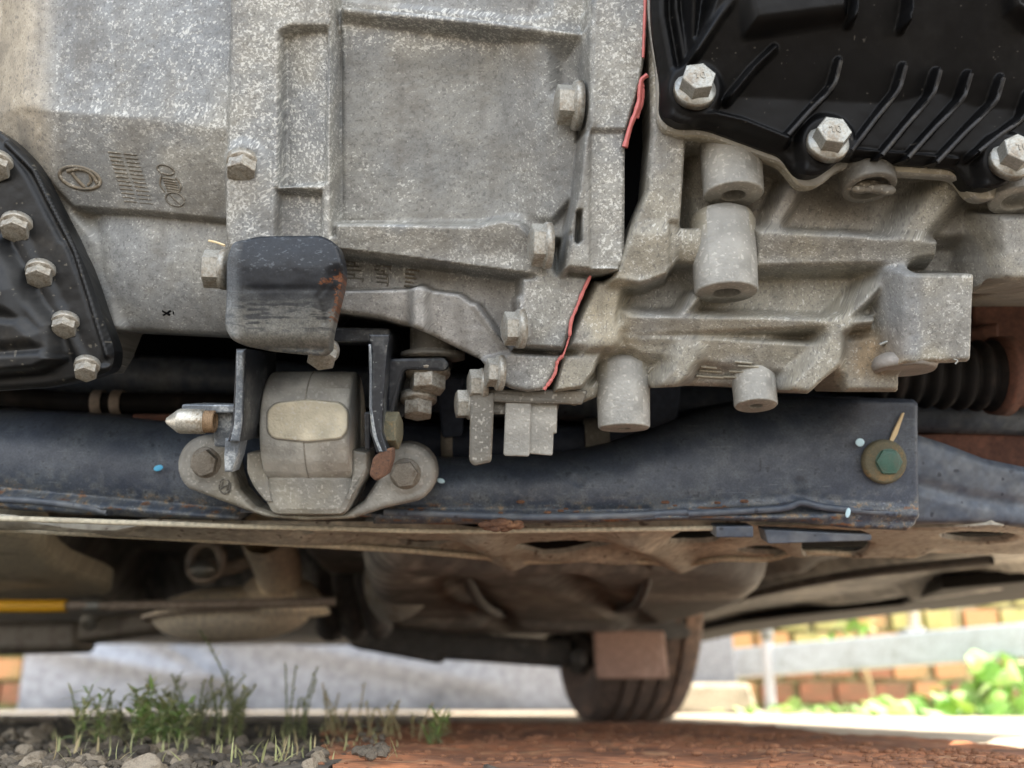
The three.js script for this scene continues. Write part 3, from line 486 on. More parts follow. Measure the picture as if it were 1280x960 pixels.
for (const [a, b] of [[[1052, 72], [985, 170]], [[1134, 78], [1066, 190]], [[1178, 83], [1103, 197]], [[1217, 87], [1136, 200]], [[1258, 92], [1172, 206]], [[1296, 110], [1226, 190]], [[1332, 115], [1270, 205]]]) {
  const k = [a[0] - 6, a[1] + 30];
  ribs.push([a, k, b]); cov.line([a, k, [mix(k[0], b[0], 0.55), mix(k[1], b[1], 0.55)], b], 0.0014, (X, Y) => { const yy = 480 + (Y - 480) * 0.92; return mm * (64 - 16 * clamp((yy - 70) / 120)); }, 0.0026, 'max', 0.055);
}
for (const [x, y] of [[868, 112], [1036, 178], [1262, 200]]) cov.line([[x, y], [x + 0.1, y + 0.1]], 0.0165, 47 * mm, 0.005, 'set').line([[x - 10, y + 14], [x - 16, y + 34]], 0.008, 46 * mm, 0.006);
cov.line([[1060, 186], [1200, 198]], 0.0012, 44 * mm, 0.002, 'max');
cov.poly([[700, -60], [1340, -60], [1340, 420], [700, 420]], (X, Y) => mm * 0.5 * (fbm(X * 0.05, Y * 0.05, 3) - 0.5), 0.001, 'add', 0);
cov.uvm = true;
const cover = part(eng, 'plastic_cover', cov.build(), M.plastic, 'black moulded plastic cover with slanting ribs');
for (const [a, k, b] of ribs) { const P = []; const c = [[a[0], a[1] + 3], k, [mix(k[0], b[0], 0.5), mix(k[1], b[1], 0.5)], [mix(k[0], b[0], 0.92), mix(k[1], b[1], 0.92)]]; const cv = new THREE.CatmullRomCurve3(c.map(([x, y]) => V(L(x, y, 0.055)))); for (let i = 0; i <= 24; i++) { const q = cv.getPoint(i / 24); P.push([q.x, q.y, cov.H(q.x, q.y) - 0.3 * mm]); } part(cover, 'rib_lit_edge', boxUV(tube(P, 1.25 * mm, 40, 8)), M.rib_lit_edge); }  // dusty grey strips on the rib tops, paler colour imitates their lit edges
for (const [x, y, s] of [[868, 108, 0.2], [1034, 174, 0.9], [1262, 196, 0.5]]) {
  const b = bolt(cover, x, y + 6, 47 * mm, [0.05, 0.42, 0.9], 9.6 * mm, 13 * mm, M.boltWhite, s, 12.2 * mm);
  const t = new TextGeometry('10', { font, size: 5 * mm, depth: 0.8 * mm, curveSegments: 3 }); t.translate(-3.6 * mm, -2.5 * mm, 13.2 * mm); 
  part(cover, 'bolt_mark', aim(boxUV(t), L(x, y + 6, 47 * mm), [0.05, 0.42, 0.9]), M.boltWhite);
}

// --- black pressed steel pan at lower left ---
const panOut = roundPoly([[-60, 130, 0], [2, 166, 20], [38, 200, 20], [52, 226, 10], [100, 320, 30], [141, 440, 12], [137, 463, 8], [112, 472, 20], [60, 484, 20], [-60, 492, 0]], 8);
const pan = new Relief({ step: 0.00105, rim: 0.0015, skirt: 0.014, oh: 12 * mm, outline: panOut, base: () => 10 * mm });
pan.uvm = true;
pan.poly(panOut.map(([x, y]) => [x - (y < 460 ? 13 : 0), y - (y > 300 ? 3 : -6)]), 12.5 * mm, 0.003, 'set')
  .line([[6, 178], [40, 212], [92, 314], [132, 444]], 0.0012, 14 * mm, 0.003)
  .poly([[-60, 300], [-5, 302], [22, 335], [40, 372], [66, 404], [72, 440], [58, 456], [-60, 470]], (X, Y) => 26 * mm, 0.012, 'set', 0.02)
  .poly([[-60, 392], [20, 400], [40, 418], [40, 428], [-60, 440]], 31 * mm, 0.008, 'set')
  .poly([[-60, 330], [-20, 330], [8, 360], [14, 392], [-60, 392]], 33 * mm, 0.012, 'set')
  .poly([[-60, 446], [50, 440], [66, 448], [40, 462], [-60, 470]], 29 * mm, 0.006, 'set')
  .line([[24, 300], [36, 330]], 0.004, 15 * mm, 0.006).line([[56, 360], [72, 392]], 0.004, 15 * mm, 0.006).line([[86, 420], [100, 450]], 0.003, 15 * mm, 0.006)
  .poly([[-80, 100], [200, 100], [200, 520], [-80, 520]], (X, Y) => mm * 1.0 * (fbm(X * 0.035, Y * 0.035, 3) - 0.5), 0.001, 'add', 0);
const gearPan = part(eng, 'gear_pan', pan.build(), M.panBlack, 'black pressed steel pan with a dirty stepped face');
for (const [x, y, r] of [[-4, 205, 9.5], [21, 281, 9.2], [51, 339, 8.6], [82, 403, 8], [109, 457, 7.4]]) bolt(gearPan, x, y, 14 * mm, [0.12, -0.72, 0.66], r * 0.88 * mm, 8 * mm, M.zincDirty, 0.4, r * 1.02 * mm);
// ================= engine mount =================
const mount = thing('engine_mount', 'engine mount with rounded aluminium bushing between scratched black bracket plates, bolted to the crossmember', 'engine mount', L(384, 600, -60 * mm));
{
  // black folded bracket
  const br = new Relief({ step: 0.0009, rim: 0.002, skirt: 0.014, oh: 52 * mm, outline: roundPoly([[282, 322, 10], [290, 300, 10], [318, 292, 8], [398, 291, 8], [418, 302, 10], [428, 330, 12], [424, 356, 10], [412, 402, 8], [404, 436, 8], [394, 444, 6], [330, 438, 6], [292, 430, 12], [279, 410, 10], [281, 360, 4]], 6), base: () => 45 * mm });
  br.uvm = false;
  br.poly([[240, 280], [460, 280], [460, 362], [240, 362]], (X, Y) => { const y = 480 + (Y - 480) * 0.92; return mm * (50 - 15 * Math.pow(clamp((358 - y) / 66), 1.5)); }, 0.006, 'set', 0.05)
    .poly([[240, 358], [460, 358], [460, 460], [240, 460]], (X, Y) => { const y = 480 + (Y - 480) * 0.92; return mm * (50 - 3 * clamp((y - 360) / 80) - 8 * Math.pow(clamp((y - 424) / 18), 2)); }, 0.008, 'set', 0.05)
    .line([[286, 300], [292, 360], [286, 420]], 0.0045, 51 * mm, 0.006, 'max', 0.05)
    .line([[424, 350], [408, 400], [400, 440]], 0.006, (X, Y, H) => H - 5 * mm, 0.01, 'min', 0.05)
    .line([[410, 352], [396, 372], [402, 402]], 0.001, (X, Y, H) => H - 1.2 * mm, 0.003, 'min', 0.05)
    .poly([[240, 260], [460, 260], [460, 460], [240, 460]], (X, Y) => mm * 0.8 * (fbm(X * 0.06, Y * 0.06, 3) - 0.5), 0.001, 'add', 0);
  const g = br.build(), B = br.box;
  const map = tex(640, 640, (u, v) => {
    const x = B[0] + u * B[2], y = B[1] + v * B[3], s = F / (D0 - 0.05), X = 640 + x * s, Y = 480 - y * s, n = fbm(X * 0.06, Y * 0.06, 4), f = fbm(X * 0.22 + 9, Y * 0.4, 3), q = vnoise(X * 0.7, Y * 0.7);
    let k = mix3([20, 22, 26], [32, 36, 41], n); k = mix3(k, [112, 116, 120], 0.45 * sst(0.62, 0.78, f) * (1 - sst(330, 350, Y)));
    const low = sst(354, 384, Y + 26 * (n - 0.5)); k = mix3(k, mix3([66, 67, 66], [112, 110, 103], clamp(f * 0.5 + sst(370, 420, Y) * 0.6)), low * 0.92);
    k = mix3(k, [36, 38, 41], low * sst(0.48, 0.7, fbm(X * 0.07 + 40, Y * 0.3, 4) + 0.12 * Math.exp(-Math.pow((Y - 378) / 14, 2))) * 0.75 * (1 - sst(400, 424, Y))); k = mix3(k, [120, 124, 126], 0.5 * sst(304, 292, X));
    k = mix3(k, [56, 60, 64], 0.7 * sst(425, 440, Y) * sst(0.4, 0.6, f));
    const sg = (ax, ay, bx, by) => { const ex = bx - ax, ey = by - ay, t = clamp(((X - ax) * ex + (Y - ay) * ey) / (ex * ex + ey * ey)); return Math.hypot(X - ax - ex * t, Y - ay - ey * t); }, dr = Math.min(sg(404, 352, 424, 346) * 1.5, sg(427, 346, 416, 392) * 1.05), rs = 0.85 * (1 - sst(1, 7, dr + 22 * (f - 0.5) + 8 * (q - 0.5))), rs0 = 0.9 * sst(0.5, 0.62, n * 0.5 + 0.5 * f + 0.25 * Math.exp(-Math.pow((Y - 354) / 8, 2))) * sst(386, 402, X + 16 * (f - 0.5)) * sst(340, 352, Y + 10 * (q - .5)) * (1 - sst(374, 404, Y + 20 * (f - .5))); k = mix3(k, mix3([124, 74, 46], [66, 44, 34], sst(0.3, 0.7, q * 0.6 + n * 0.4)), clamp(rs) * 0.95);
    const gq = 0.85 + 0.3 * q; return k.map((c) => c * gq);
  });
  part(mount, 'folded_bracket', g, std({ map, roughness: 0.42, metalness: 0, specularIntensity: 0.6 }), 'black folded steel bracket, dirty below the fold with a rusty corner');
  bolt(mount, 281, 337, 32 * mm, [-1, 0.03, 0.15], 11 * mm, 12 * mm, M.boltGrey, 0.5, 12 * mm);
  part(mount, 'straw_sliver', tube([L(261, 301, 34 * mm), L(270, 303, 36 * mm), L(281, 307, 38 * mm)], 0.7 * mm, 8, 5), M.straw, 'short yellow straw stuck to the bracket');
  // left cheek plate, seen edge on, and its ear with the stud
  const cheek = (sx, pts, hx, th, m, label) => { // plate in the y/depth plane: pts are [py, h]
    const s = new THREE.Shape(pts.map(([py, h]) => new THREE.Vector2(-h, (480 - py) * (D0 - 0) / F)));
    const g = new THREE.ExtrudeGeometry(s, { depth: th, bevelEnabled: true, bevelThickness: 0.8 * mm, bevelSize: 0.8 * mm, bevelSegments: 2 }); g.rotateY(-Math.PI / 2);
    return g;
  };
  const strip = (line, th, h0, h1) => { const a = [], b = []; for (const [x, y, w] of line) { a.push([x - (w ?? th) / 2, y]); b.unshift([x + (w ?? th) / 2, y]); } return plate([...a, ...b], h0, h0 - h1, 1.2 * mm, [], 2); };
  part(mount, 'cheek_plate', [strip([[301, 436, 13], [299, 480, 13], [297, 530, 14], [292, 552, 16]], 13, 10 * mm, -70 * mm), ], M.paintBlack);
  part(mount, 'worn_lug', strip([[291, 548, 20], [288, 570, 17], [285, 590, 9]], 10, 4 * mm, -14 * mm), M.steelScuffed);
  part(mount, 'worn_edge', strip([[300, 438, 10], [299, 480, 9], [297, 530, 10], [293, 552, 12]], 9, 11 * mm, 6 * mm), M.steelScuffed);
  part(mount, 'stop_ear', [plate(roundPoly([[226, 505, 5], [294, 506, 1], [294, 516, 1], [228, 517, 4]], 3), -2 * mm, 40 * mm, 1 * mm), plate(roundPoly([[266, 508], [292, 508], [292, 561], [267, 558]], 3), -10 * mm, 26 * mm, 1.5 * mm)], M.steelScuffed);
  part(mount, 'stud', aim(boxUV(lathe([[0, 0.0245], [0.002, 0.0235], [0.0072, 0.0165], [0.0078, 0.015], [0.0078, 0], [0, 0]], 24)), L(256, 527, -2 * mm), [-1, 0.02, 0.02]), M.zinc, 'pale conical stud tip pointing left');
  { const g = []; for (let i = 0; i < 5; i++) g.push(aim(new THREE.TorusGeometry(0.006, 0.0011, 8, 24), L(257 + i * 2.6, 527, -2 * mm), [-1, 0.02, 0.02])); part(mount, 'thread', g.map((q) => boxUV(q)), M.thread); }
  // right cheek
  part(mount, 'cheek_plate', [strip([[474, 418, 26], [474, 440, 20], [471, 500, 16], [470, 540, 15], [478, 566, 15]], 16, 8 * mm, -70 * mm), plate(roundPoly([[300, 408], [488, 410], [487, 428], [300, 426]], 5), -14 * mm, 55 * mm, 1.5 * mm), plate(roundPoly([[455, 515], [463, 515], [463, 562], [456, 562]], 2), -14 * mm, 20 * mm, 1 * mm)], M.paintBlack);
  part(mount, 'worn_edge', strip([[462, 430, 4], [463, 470, 3.4], [463, 510, 4], [468, 545, 5], [476, 565, 5]], 4, 9 * mm, 4 * mm), M.steelScuffed);
  part(mount, 'rusty_tab', [plate(roundPoly([[466, 572], [478, 562], [490, 560], [490, 575], [484, 594], [470, 602], [461, 594]], 4), 8 * mm, 18 * mm, 1.5 * mm)], M.rust, 'flaking rusty tab at the lower end of the right plate');
  bolt(mount, 480, 538, -12 * mm, [1, 0, 0.12], 11.5 * mm, 10 * mm, M.weldRust, 0.5, 12 * mm);
  bolt(mount, 404, 438, 6 * mm, [0, -0.7, 0.7], 9 * mm, 9 * mm, M.boltGrey, 0.2, 10 * mm);
  // side arm with two bolts
  part(mount, 'side_arm', [plate(roundPoly([[484, 448, 8], [556, 446, 8], [562, 456, 5], [556, 464, 5], [505, 462, 6], [490, 520, 6], [482, 520, 2]], 4), -14 * mm, 50 * mm, 2 * mm)], M.paintBlack);
  part(mount, 'spacer', aim(boxUV(lathe([[0, 0], [0.021, 0], [0.021, -0.004], [0.015, -0.006], [0.015, -0.03]], 30)), L(541, 449, -32 * mm), [0, -1, 0.1]), M.castDark);
  bolt(mount, 535, 464, -28 * mm, [0, -0.93, 0.36], 11.5 * mm, 14 * mm, M.zincDirty, 0.2, 14.5 * mm);
  bolt(mount, 523, 497, -32 * mm, [0, -0.93, 0.36], 9.5 * mm, 13 * mm, M.zincDirty, 0.4, 12 * mm);
  part(mount, 'arm_gusset', plate(roundPoly([[484, 462], [520, 462], [512, 520], [486, 524]], 4), -40 * mm, 16 * mm, 1.5 * mm), M.paintBlack);
  // bushing drum: axis left to right
  const dC = 538, dH = -62 * mm, R = 38.5 * mm, W2 = 56 * (D0 + 0.03) / F;
  const prof = []; for (let i = 0; i <= 40; i++) { const a = i / 40 * Math.PI * 2; prof.push([Math.cos(a), Math.sin(a)]); }
  const drum = new THREE.Shape(prof.map(([c, s]) => new THREE.Vector2(c * R, s * R)));
  const dg = new THREE.ExtrudeGeometry(drum, { depth: 2 * W2 - 6 * mm, bevelEnabled: true, bevelThickness: 3 * mm, bevelSize: 3 * mm, bevelOffset: -3 * mm, bevelSegments: 4, curveSegments: 60 });
  dg.rotateY(Math.PI / 2); const c0 = L(381, dC, dH + R * 0.9); dg.translate(c0[0] - W2 + 3 * mm, c0[1], dH);
  const bushing = part(mount, 'bushing', toCreasedNormals(boxUV(dg), 0.6), M.castLight, 'rounded grey aluminium bushing housing');
  const hF = dH + R;
  part(bushing, 'cast_pad', plate(roundPoly([[334, 514, 5], [344, 504, 8], [384, 500, 6], [424, 504, 8], [434, 514, 5], [434, 538, 6], [426, 548, 8], [384, 552, 6], [342, 548, 8], [334, 540, 6]], 6), hF + 1.5 * mm, 7 * mm, 1 * mm), M.castPad);
  part(bushing, 'pad_rim', plate(roundPoly([[332.5, 513], [343, 502.5], [384, 498.5], [425, 502.5], [435.5, 513], [435.5, 539], [427, 549.5], [384, 553.5], [341, 549.5], [332.5, 540]], 6), hF + 0.5 * mm, 6 * mm, 0.6 * mm), M.cast);
  { const pts = []; for (let i = 0; i <= 30; i++) { const a = mix(1.5, -1.0, i / 30); pts.push([c0[0], c0[1] + Math.sin(a) * (R + 0.1 * mm), dH + Math.cos(a) * (R + 0.1 * mm)]); } part(bushing, 'mould_seam', boxUV(tube(pts, 0.45 * mm, 60, 6)), M.cast); }
  // neck and cup under the drum
  part(mount, 'bushing_neck', [plate(roundPoly([[330, 590], [438, 590], [446, 615], [430, 645], [340, 645], [324, 615]], 8), hF - 16.5 * mm, 50 * mm, 5 * mm), plate(roundPoly([[308, 566, 3], [328, 564, 3], [334, 600, 3], [340, 628, 3], [332, 628, 10], [316, 608, 10], [308, 590, 6]], 4), hF - 14 * mm, 40 * mm, 2 * mm), plate(roundPoly([[440, 562, 3], [459, 566, 3], [458, 590, 6], [447, 612, 10], [432, 628, 6], [440, 596, 3]], 4), hF - 14 * mm, 40 * mm, 2 * mm)], M.cast);
  // base plate with two ears
  const ear = (cx, cy, r, a0, a1, n = 14) => Array.from({ length: n + 1 }, (_, i) => { const a = mix(a0, a1, i / n); return [cx + r * Math.cos(a), cy + r * Math.sin(a)]; });
  const out = [...ear(258, 582, 38, Math.PI * 0.72, Math.PI * 1.78), [290, 582], [298, 612], [318, 634], [345, 643], [430, 643], [453, 628], [470, 602], [473, 576], ...ear(507, 592, 38, -Math.PI * 0.72, Math.PI * 0.36), [480, 636], [440, 649], [384, 652], [330, 647], [300, 636], [262, 622]];
  const bs = new Relief({ step: 0.001, rim: 0.0045, skirt: 0.022, oh: -50 * mm, outline: out, base: () => -50 * mm });
  bs.uvm = true;
  bs.poly(ring(258, 578, 24), -49 * mm, 0.004, 'set', -0.05).poly(ring(507, 592, 24), -49 * mm, 0.004, 'set', -0.05).poly([[200, 500], [600, 500], [600, 700], [200, 700]], (X, Y) => mm * 1.4 * (fbm(X * 0.05, Y * 0.05, 3) - 0.5), 0.001, 'add', 0);
  const bp = part(mount, 'base_plate', bs.build(), M.cast, 'grey cast base plate with a bolted ear at each end');
  bolt(bp, 258, 578, -50 * mm, [0, 0, 1], 8.8 * mm, 8 * mm, M.boltDark, 0.3, 10.5 * mm); bolt(bp, 507, 592, -50 * mm, [0, 0, 1], 8.8 * mm, 8 * mm, M.boltDark, 0.1, 10.5 * mm);
  part(bp, 'cast_emblem', [tube(ring(281, 608, 7, 16, 9).map(([x, y]) => L(x, y, -49.6 * mm)), 0.55 * mm, 40, 5, true), tube([L(276, 612, -49.6 * mm), L(279, 602, -49.6 * mm)], 0.5 * mm, 3, 5), tube([L(283, 614, -49.6 * mm), L(286, 604, -49.6 * mm)], 0.5 * mm, 3, 5), tube([L(277, 610, -49.6 * mm), L(285, 606, -49.6 * mm)], 0.5 * mm, 3, 5)].map((g) => boxUV(g)), M.castDark);
}
// ================= car: crossmember, underbody, wheel =================
const YAW = Math.atan2(0.308, 0.951), AX = new THREE.Vector3(-Math.sin(YAW), 0, -Math.cos(YAW)), RT = new THREE.Vector3(Math.cos(YAW), 0, -Math.sin(YAW));
const car = wthing('car', 'parked car seen from underneath: dark blue crossmember, dusty floor pan and a rear wheel', 'car', [0, 0, -1.2]);
const toW = (g) => { if (Array.isArray(g)) return g.map(toW); g.applyMatrix4(RX); g.translate(ORIGIN.x, ORIGIN.y, ORIGIN.z); return g; };
{
  // front crossmember
  const sfOut = [[-60, 513], [0, 517], [100, 522], [165, 529], [205, 531], [260, 540], [330, 560], [450, 575], [560, 578], [640, 573], [705, 571], [770, 558], [835, 536], [885, 517], [960, 503], [1010, 498], [1090, 498], [1140, 499], [1145, 504], [1147, 640], [1143, 655], [1132, 663], [1060, 660], [1000, 654], [880, 650], [700, 654], [560, 656], [466, 655], [466, 646], [300, 640], [300, 650], [200, 648], [90, 643], [-60, 632]];
  const topY = (X) => { for (let i = 1; i < 20; i++) if (X < sfOut[i][0]) { const a = sfOut[i - 1], b = sfOut[i]; return mix(a[1], b[1], (X - a[0]) / (b[0] - a[0])); } return 499; };
  const lipY = (X) => X < 300 ? 612 + X * 0.09 : X < 700 ? 636 + (X - 470) * 0.012 : 640 - (X - 700) * 0.01;
  const K = (D0 + 0.085) / D0;
  const sf = new Relief({ step: 0.0014, rim: 0.004, skirt: 0.07, oh: -85 * mm, outline: sfOut, base: (X, Y) => {
    const x = 640 + (X - 640) / K, y = 480 + (Y - 480) / K, t = topY(x), l = lipY(x), v = clamp((y - t) / (l - t)); 
    let h = -82 - 30 * Math.pow(1 - v, 5.5) - 7 * Math.pow(1 - v, 1.6) - 8 * Math.pow(v, 7); h += 11 * sst(l - 1, l + 6, y) - 4 * sst(l + 9, l + 16, y); h = mix(h, -79, sst(1000, 1075, x) * (1 - 0.35 * sst(636, 640, y)));
    return h * mm; } });
  sf.uvm = true;
  sf.poly([[-60, 400], [1400, 400], [1400, 800], [-60, 800]], (X, Y) => mm * 2.4 * (fbm(X * 0.02, Y * 0.02 + 7, 3) - 0.5), 0.001, 'add', 0)
    .line([[-60, 624], [130, 640], [134, 634]], 0.003, (X, Y, H) => H + 3 * mm, 0.006, 'max', -0.085)
    .line([[470, 632], [560, 638], [700, 640]], 0.0026, (X, Y, H) => H + 3 * mm, 0.006, 'max', -0.085)
    .line([[820, 640], [960, 632], [990, 628], [1040, 634], [1140, 640]], 0.003, (X, Y, H) => H + 3.5 * mm, 0.006, 'max', -0.085);
  sf.line([[183, 543], [196, 575], [216, 624]], 0.0012, (X, Y, H) => H - 1.6 * mm, 0.004, 'min', -0.085).line([[998, 606], [998, 618]], 0.004, (X, Y, H) => H - 3 * mm, 0.006, 'min', -0.085).line([[720, 600], [724, 603]], 0.003, (X, Y, H) => H - 1.5 * mm, 0.005, 'min', -0.085);
  sf.uvm = false; const sfg = sf.build(), SB = sf.box;
  const sfMap = tex(2048, 512, (u, v) => {
    const x = SB[0] + u * SB[2], y = SB[1] + v * SB[3], s = F / (D0 + 0.085), X = 640 + x * s, Y = 480 - y * s, n = fbm(X * 0.02 + 3, Y * 0.03, 4), f = fbm(X * 0.11, Y * 0.14 + 40, 4), h = vnoise(X * 0.9, Y * 0.9), l = lipY(X);
    let k = mix3([56, 63, 75], [80, 87, 95], sst(0.25, 0.78, n * 0.6 + f * 0.4)); const low = sst(l - 34, l + 4, Y + 16 * (f - .5)); k = mix3(k, [104, 104, 100], low * 0.55 * sst(0.36, 0.6, f));
    k = mix3(k, [138, 112, 82], 0.7 * sst(0.72, 0.82, f + 0.12 * h) * sst(l - 16, l - 4, Y) ); k = mix3(k, [118, 76, 48], 0.75 * sst(0.76, 0.84, fbm(X * 0.05 + 9, Y * 0.2, 3) + 0.1 * h) * sst(l - 12, l - 2, Y));
    k = mix3(k, [30, 34, 42], 0.45 * sst(0.8, 0.86, vnoise(X * 0.22 + 8, Y * 0.26)) * sst(0.5, 0.6, f)); k = mix3(k, [150, 154, 156], 0.5 * sst(0.86, 0.9, vnoise(X * 0.5 + 60, Y * 0.5 + 9)) * low); k = mix3(k, [128, 132, 134], 0.5 * sst(0.9, 0.93, vnoise(X * 0.03 + 5, Y * 0.9)) * sst(0.45, 0.6, n));
    const g = 0.86 + 0.28 * h; return k.map((c) => c * g);
  });
  const sub = part(car, 'crossmember', toW(sfg), std({ map: sfMap, roughness: 0.5, bumpMap: null }), 'dark blue painted steel crossmember');
  part(sub, 'weld_seam', toW([tube([[-50, 622], [40, 626], [100, 633], [134, 640]].map(([x, y]) => L(x, y, -80 * mm)), 2.6 * mm, 30, 8), tube([[480, 640], [560, 643], [640, 646], [760, 645], [860, 640]].map(([x, y]) => L(x, y, -80 * mm)), 2.8 * mm, 40, 8), tube([[860, 642], [940, 638], [985, 634], [1000, 628], [1030, 634], [1120, 642]].map(([x, y]) => L(x, y, -78 * mm)), 2.6 * mm, 40, 8)].map((g) => boxUV(g))), M.subframe);
  { const r = rng(4), g = []; for (let i = 0; i < 26; i++) { const e = new THREE.IcosahedronGeometry((1.2 + 2.4 * r()) * mm, 1); e.scale(1.4, 0.7, 0.7); e.translate(...L(628 + (r() - .5) * 44, 656 + (r() - .5) * 12, -74 * mm + r() * 4 * mm)); g.push(boxUV(e)); } for (let i = 0; i < 14; i++) { const e = new THREE.IcosahedronGeometry((0.8 + 1.3 * r()) * mm, 0); e.scale(1.8, 0.7, 0.6); const x = 490 + r() * 480; e.translate(...L(x, 634 + (r() - .5) * 16, -79 * mm)); g.push(boxUV(e)); } part(sub, 'dirt_crumbs', toW(g), M.rust).userData.kind = 'stuff'; }
  const spot = (px, py, a, b, rot, m, label, h = -75 * mm) => { const e = new THREE.SphereGeometry(1, 16, 10); e.scale(a * 0.57 * mm, b * 0.57 * mm, 0.5 * mm); e.rotateZ(rot); e.translate(...L(px, py, h)); part(sub, 'paint_mark', toW(boxUV(e)), m, label); };
  spot(198, 585, 6, 3.6, 0.3, M.cyan, 'bright cyan paint dab left of the mount', -80 * mm); spot(1075, 553, 5.5, 5, 0, M.paleCyan, 'pale blue paint dab beside the green bolt'); spot(551, 601, 5, 3, -0.3, M.paleCyan, 'whitish paint dab right of the mount', -78 * mm); spot(1060, 641, 3, 6, -0.2, M.paleCyan, 'small pale blue drip near the lower lip', -73 * mm);
  part(sub, 'straw_streak', toW(plate([[1110, 556], [1114, 557], [1122, 543], [1131, 516], [1128, 516], [1117, 538]], -75.3 * mm, 1.6 * mm, 0.4 * mm)), M.straw, 'straw coloured streak above the green bolt');
  part(sub, 'weld_nut', toW(aim(boxUV(lathe([[0, 0.004], [0.0135, 0.004], [0.0155, 0.001], [0.0155, -0.002]], 24)), L(1105, 577, -76 * mm), [0, 0, 1])), M.weldRust);
  part(sub, 'bolt', toW(aim(hexBolt(9 * mm, 3.5 * mm, 11 * mm), L(1110, 577, -73 * mm), [0, 0, 1])), M.green, 'green painted bolt head');
  // side member behind the end plate
  const sm = new Relief({ step: 0.002, rim: 0.006, skirt: 0.06, oh: -96 * mm, outline: [[1100, 538], [1150, 543], [1190, 556], [1235, 574], [1340, 596], [1900, 640], [1900, 730], [1340, 668], [1240, 656], [1100, 658]], base: (X, Y) => -96 * mm - 10 * mm * Math.pow(clamp((620 - Y) / 80), 2) }); sm.uvm = true;
  sm.line([[1150, 606], [1210, 622], [1340, 640]], 0.004, (X, Y, H) => H - 3 * mm, 0.008, 'min', -0.096);
  part(car, 'side_member', toW(sm.build()), M.subframe);
  // tubes and hoses in the gap above
  part(car, 'cross_tube', toW(boxUV(tube([L(-90, 462, -0.2), L(300, 474, -0.2), L(700, 500, -0.2), L(1360, 522, -0.2), L(1900, 540, -0.2)], 0.0165, 60, 16))), M.subframe);
  const hose = part(car, 'coolant_hose', toW(boxUV(tube([L(-90, 480, -0.17), L(20, 496, -0.17), L(90, 504, -0.17), L(150, 504, -0.17), L(330, 506, -0.17)], 0.0085, 50, 12))), M.rubber);
  for (const x of [124, 148]) part(hose, 'clamp', toW(aim(boxUV(lathe([[0.009, -0.004], [0.0105, -0.0038], [0.0105, 0.0038], [0.009, 0.004]], 24)), L(x, 504, -0.17), [1, 0, 0])), M.exhaustDark);
  part(car, 'hose_bracket', toW(plate(roundPoly([[165, 518], [300, 518], [300, 535], [165, 528]], 3), -0.14, 0.02, 0.001)), M.rustBrown);
  // steering rack behind the casing
  { const rk = part(car, 'steering_rack', toW(boxUV(tube([L(470, 552, -0.15), L(700, 556, -0.15), L(960, 520, -0.16), L(1180, 478, -0.16)], 0.015, 50, 16))), M.subframeDark);
    for (const [x, y, w] of [[560, 553, 14], [598, 554, 8], [640, 555, 10], [745, 552, 30]]) part(rk, 'collar', toW(aim(boxUV(lathe([[0.014, -w * 0.31 * mm], [0.0185, -w * 0.3 * mm], [0.0185, w * 0.3 * mm], [0.014, w * 0.31 * mm]], 28)), L(x, y, -0.15), [1, 0.02, 0])), w > 20 ? M.castDark : M.boltDark);
    part(car, 'rack_bracket', toW([plate(roundPoly([[545, 470], [580, 472], [578, 545], [552, 548]], 6), -0.125, 0.012, 0.002), plate(roundPoly([[800, 480], [852, 480], [846, 540], [812, 546]], 6), -0.13, 0.02, 0.002)][0]), M.subframeDark); part(car, 'rack_bracket', toW(plate(roundPoly([[800, 480], [852, 480], [846, 540], [812, 546]], 6), -0.13, 0.02, 0.002)), M.subframeDark); }
  // steering gear bellows
  { const pr = []; for (let i = 0; i <= 72; i++) { const t = i / 72; pr.push([0.024 - 0.003 * t + 0.0042 * Math.abs(Math.sin(t * Math.PI * 8)), t * 0.105]); } pr.push([0.018, 0.106], [0.018, 0.13]);
    const bel = part(car, 'steering_bellows', toW(aim(boxUV(lathe(pr, 40)), L(1252, 470, -0.15), [-1, 0.02, 0])), M.rubber, 'black ribbed rubber bellows');
    part(bel, 'collar', toW(aim(boxUV(lathe([[0.012, 0.012], [0.03, 0.012], [0.031, 0], [0.012, 0]], 32)), L(1259, 470, -0.15), [-1, 0.02, 0])), M.rustBrown); }
  part(car, 'rusty_bracket', [...toW([plate(roundPoly([[1214, 380], [1262, 372], [1900, 366], [1900, 540], [1225, 500]], 6), -0.19, 0.02, 0.003), plate(roundPoly([[1240, 466], [1340, 480], [1340, 515], [1240, 505]], 3), -0.16, 0.03, 0.002), plate(roundPoly([[1206, 415], [1250, 402], [1252, 450], [1206, 455]], 6), -0.17, 0.02, 0.003)])], M.rustBrown, 'reddish brown bracket at the right edge');
  part(car, 'clip', toW(boxUV(tube([L(1252, 466, -0.13), L(1252, 448, -0.13), L(1267, 447, -0.13), L(1267, 458, -0.13), L(1257, 460, -0.13)], 0.0018, 20, 6))), M.black);
  part(car, 'inner_panel', toW(plate([[1140, 544], [1340, 534], [1900, 540], [1900, 660], [1340, 620], [1140, 590]], -0.2, 0.02, 0.001)), M.rustBrown, 'red dusty inner panel');
  // folded lower edge and underside of the crossmember
  const YP = 0.168, G = (Y) => ([x, y]) => { const p = WG(x, y, Y); return [p[0], p[2]]; };
  const down = (g, Y) => { g.rotateX(Math.PI / 2); g.translate(0, Y, 0); return g; };
  const gp = G(YP);
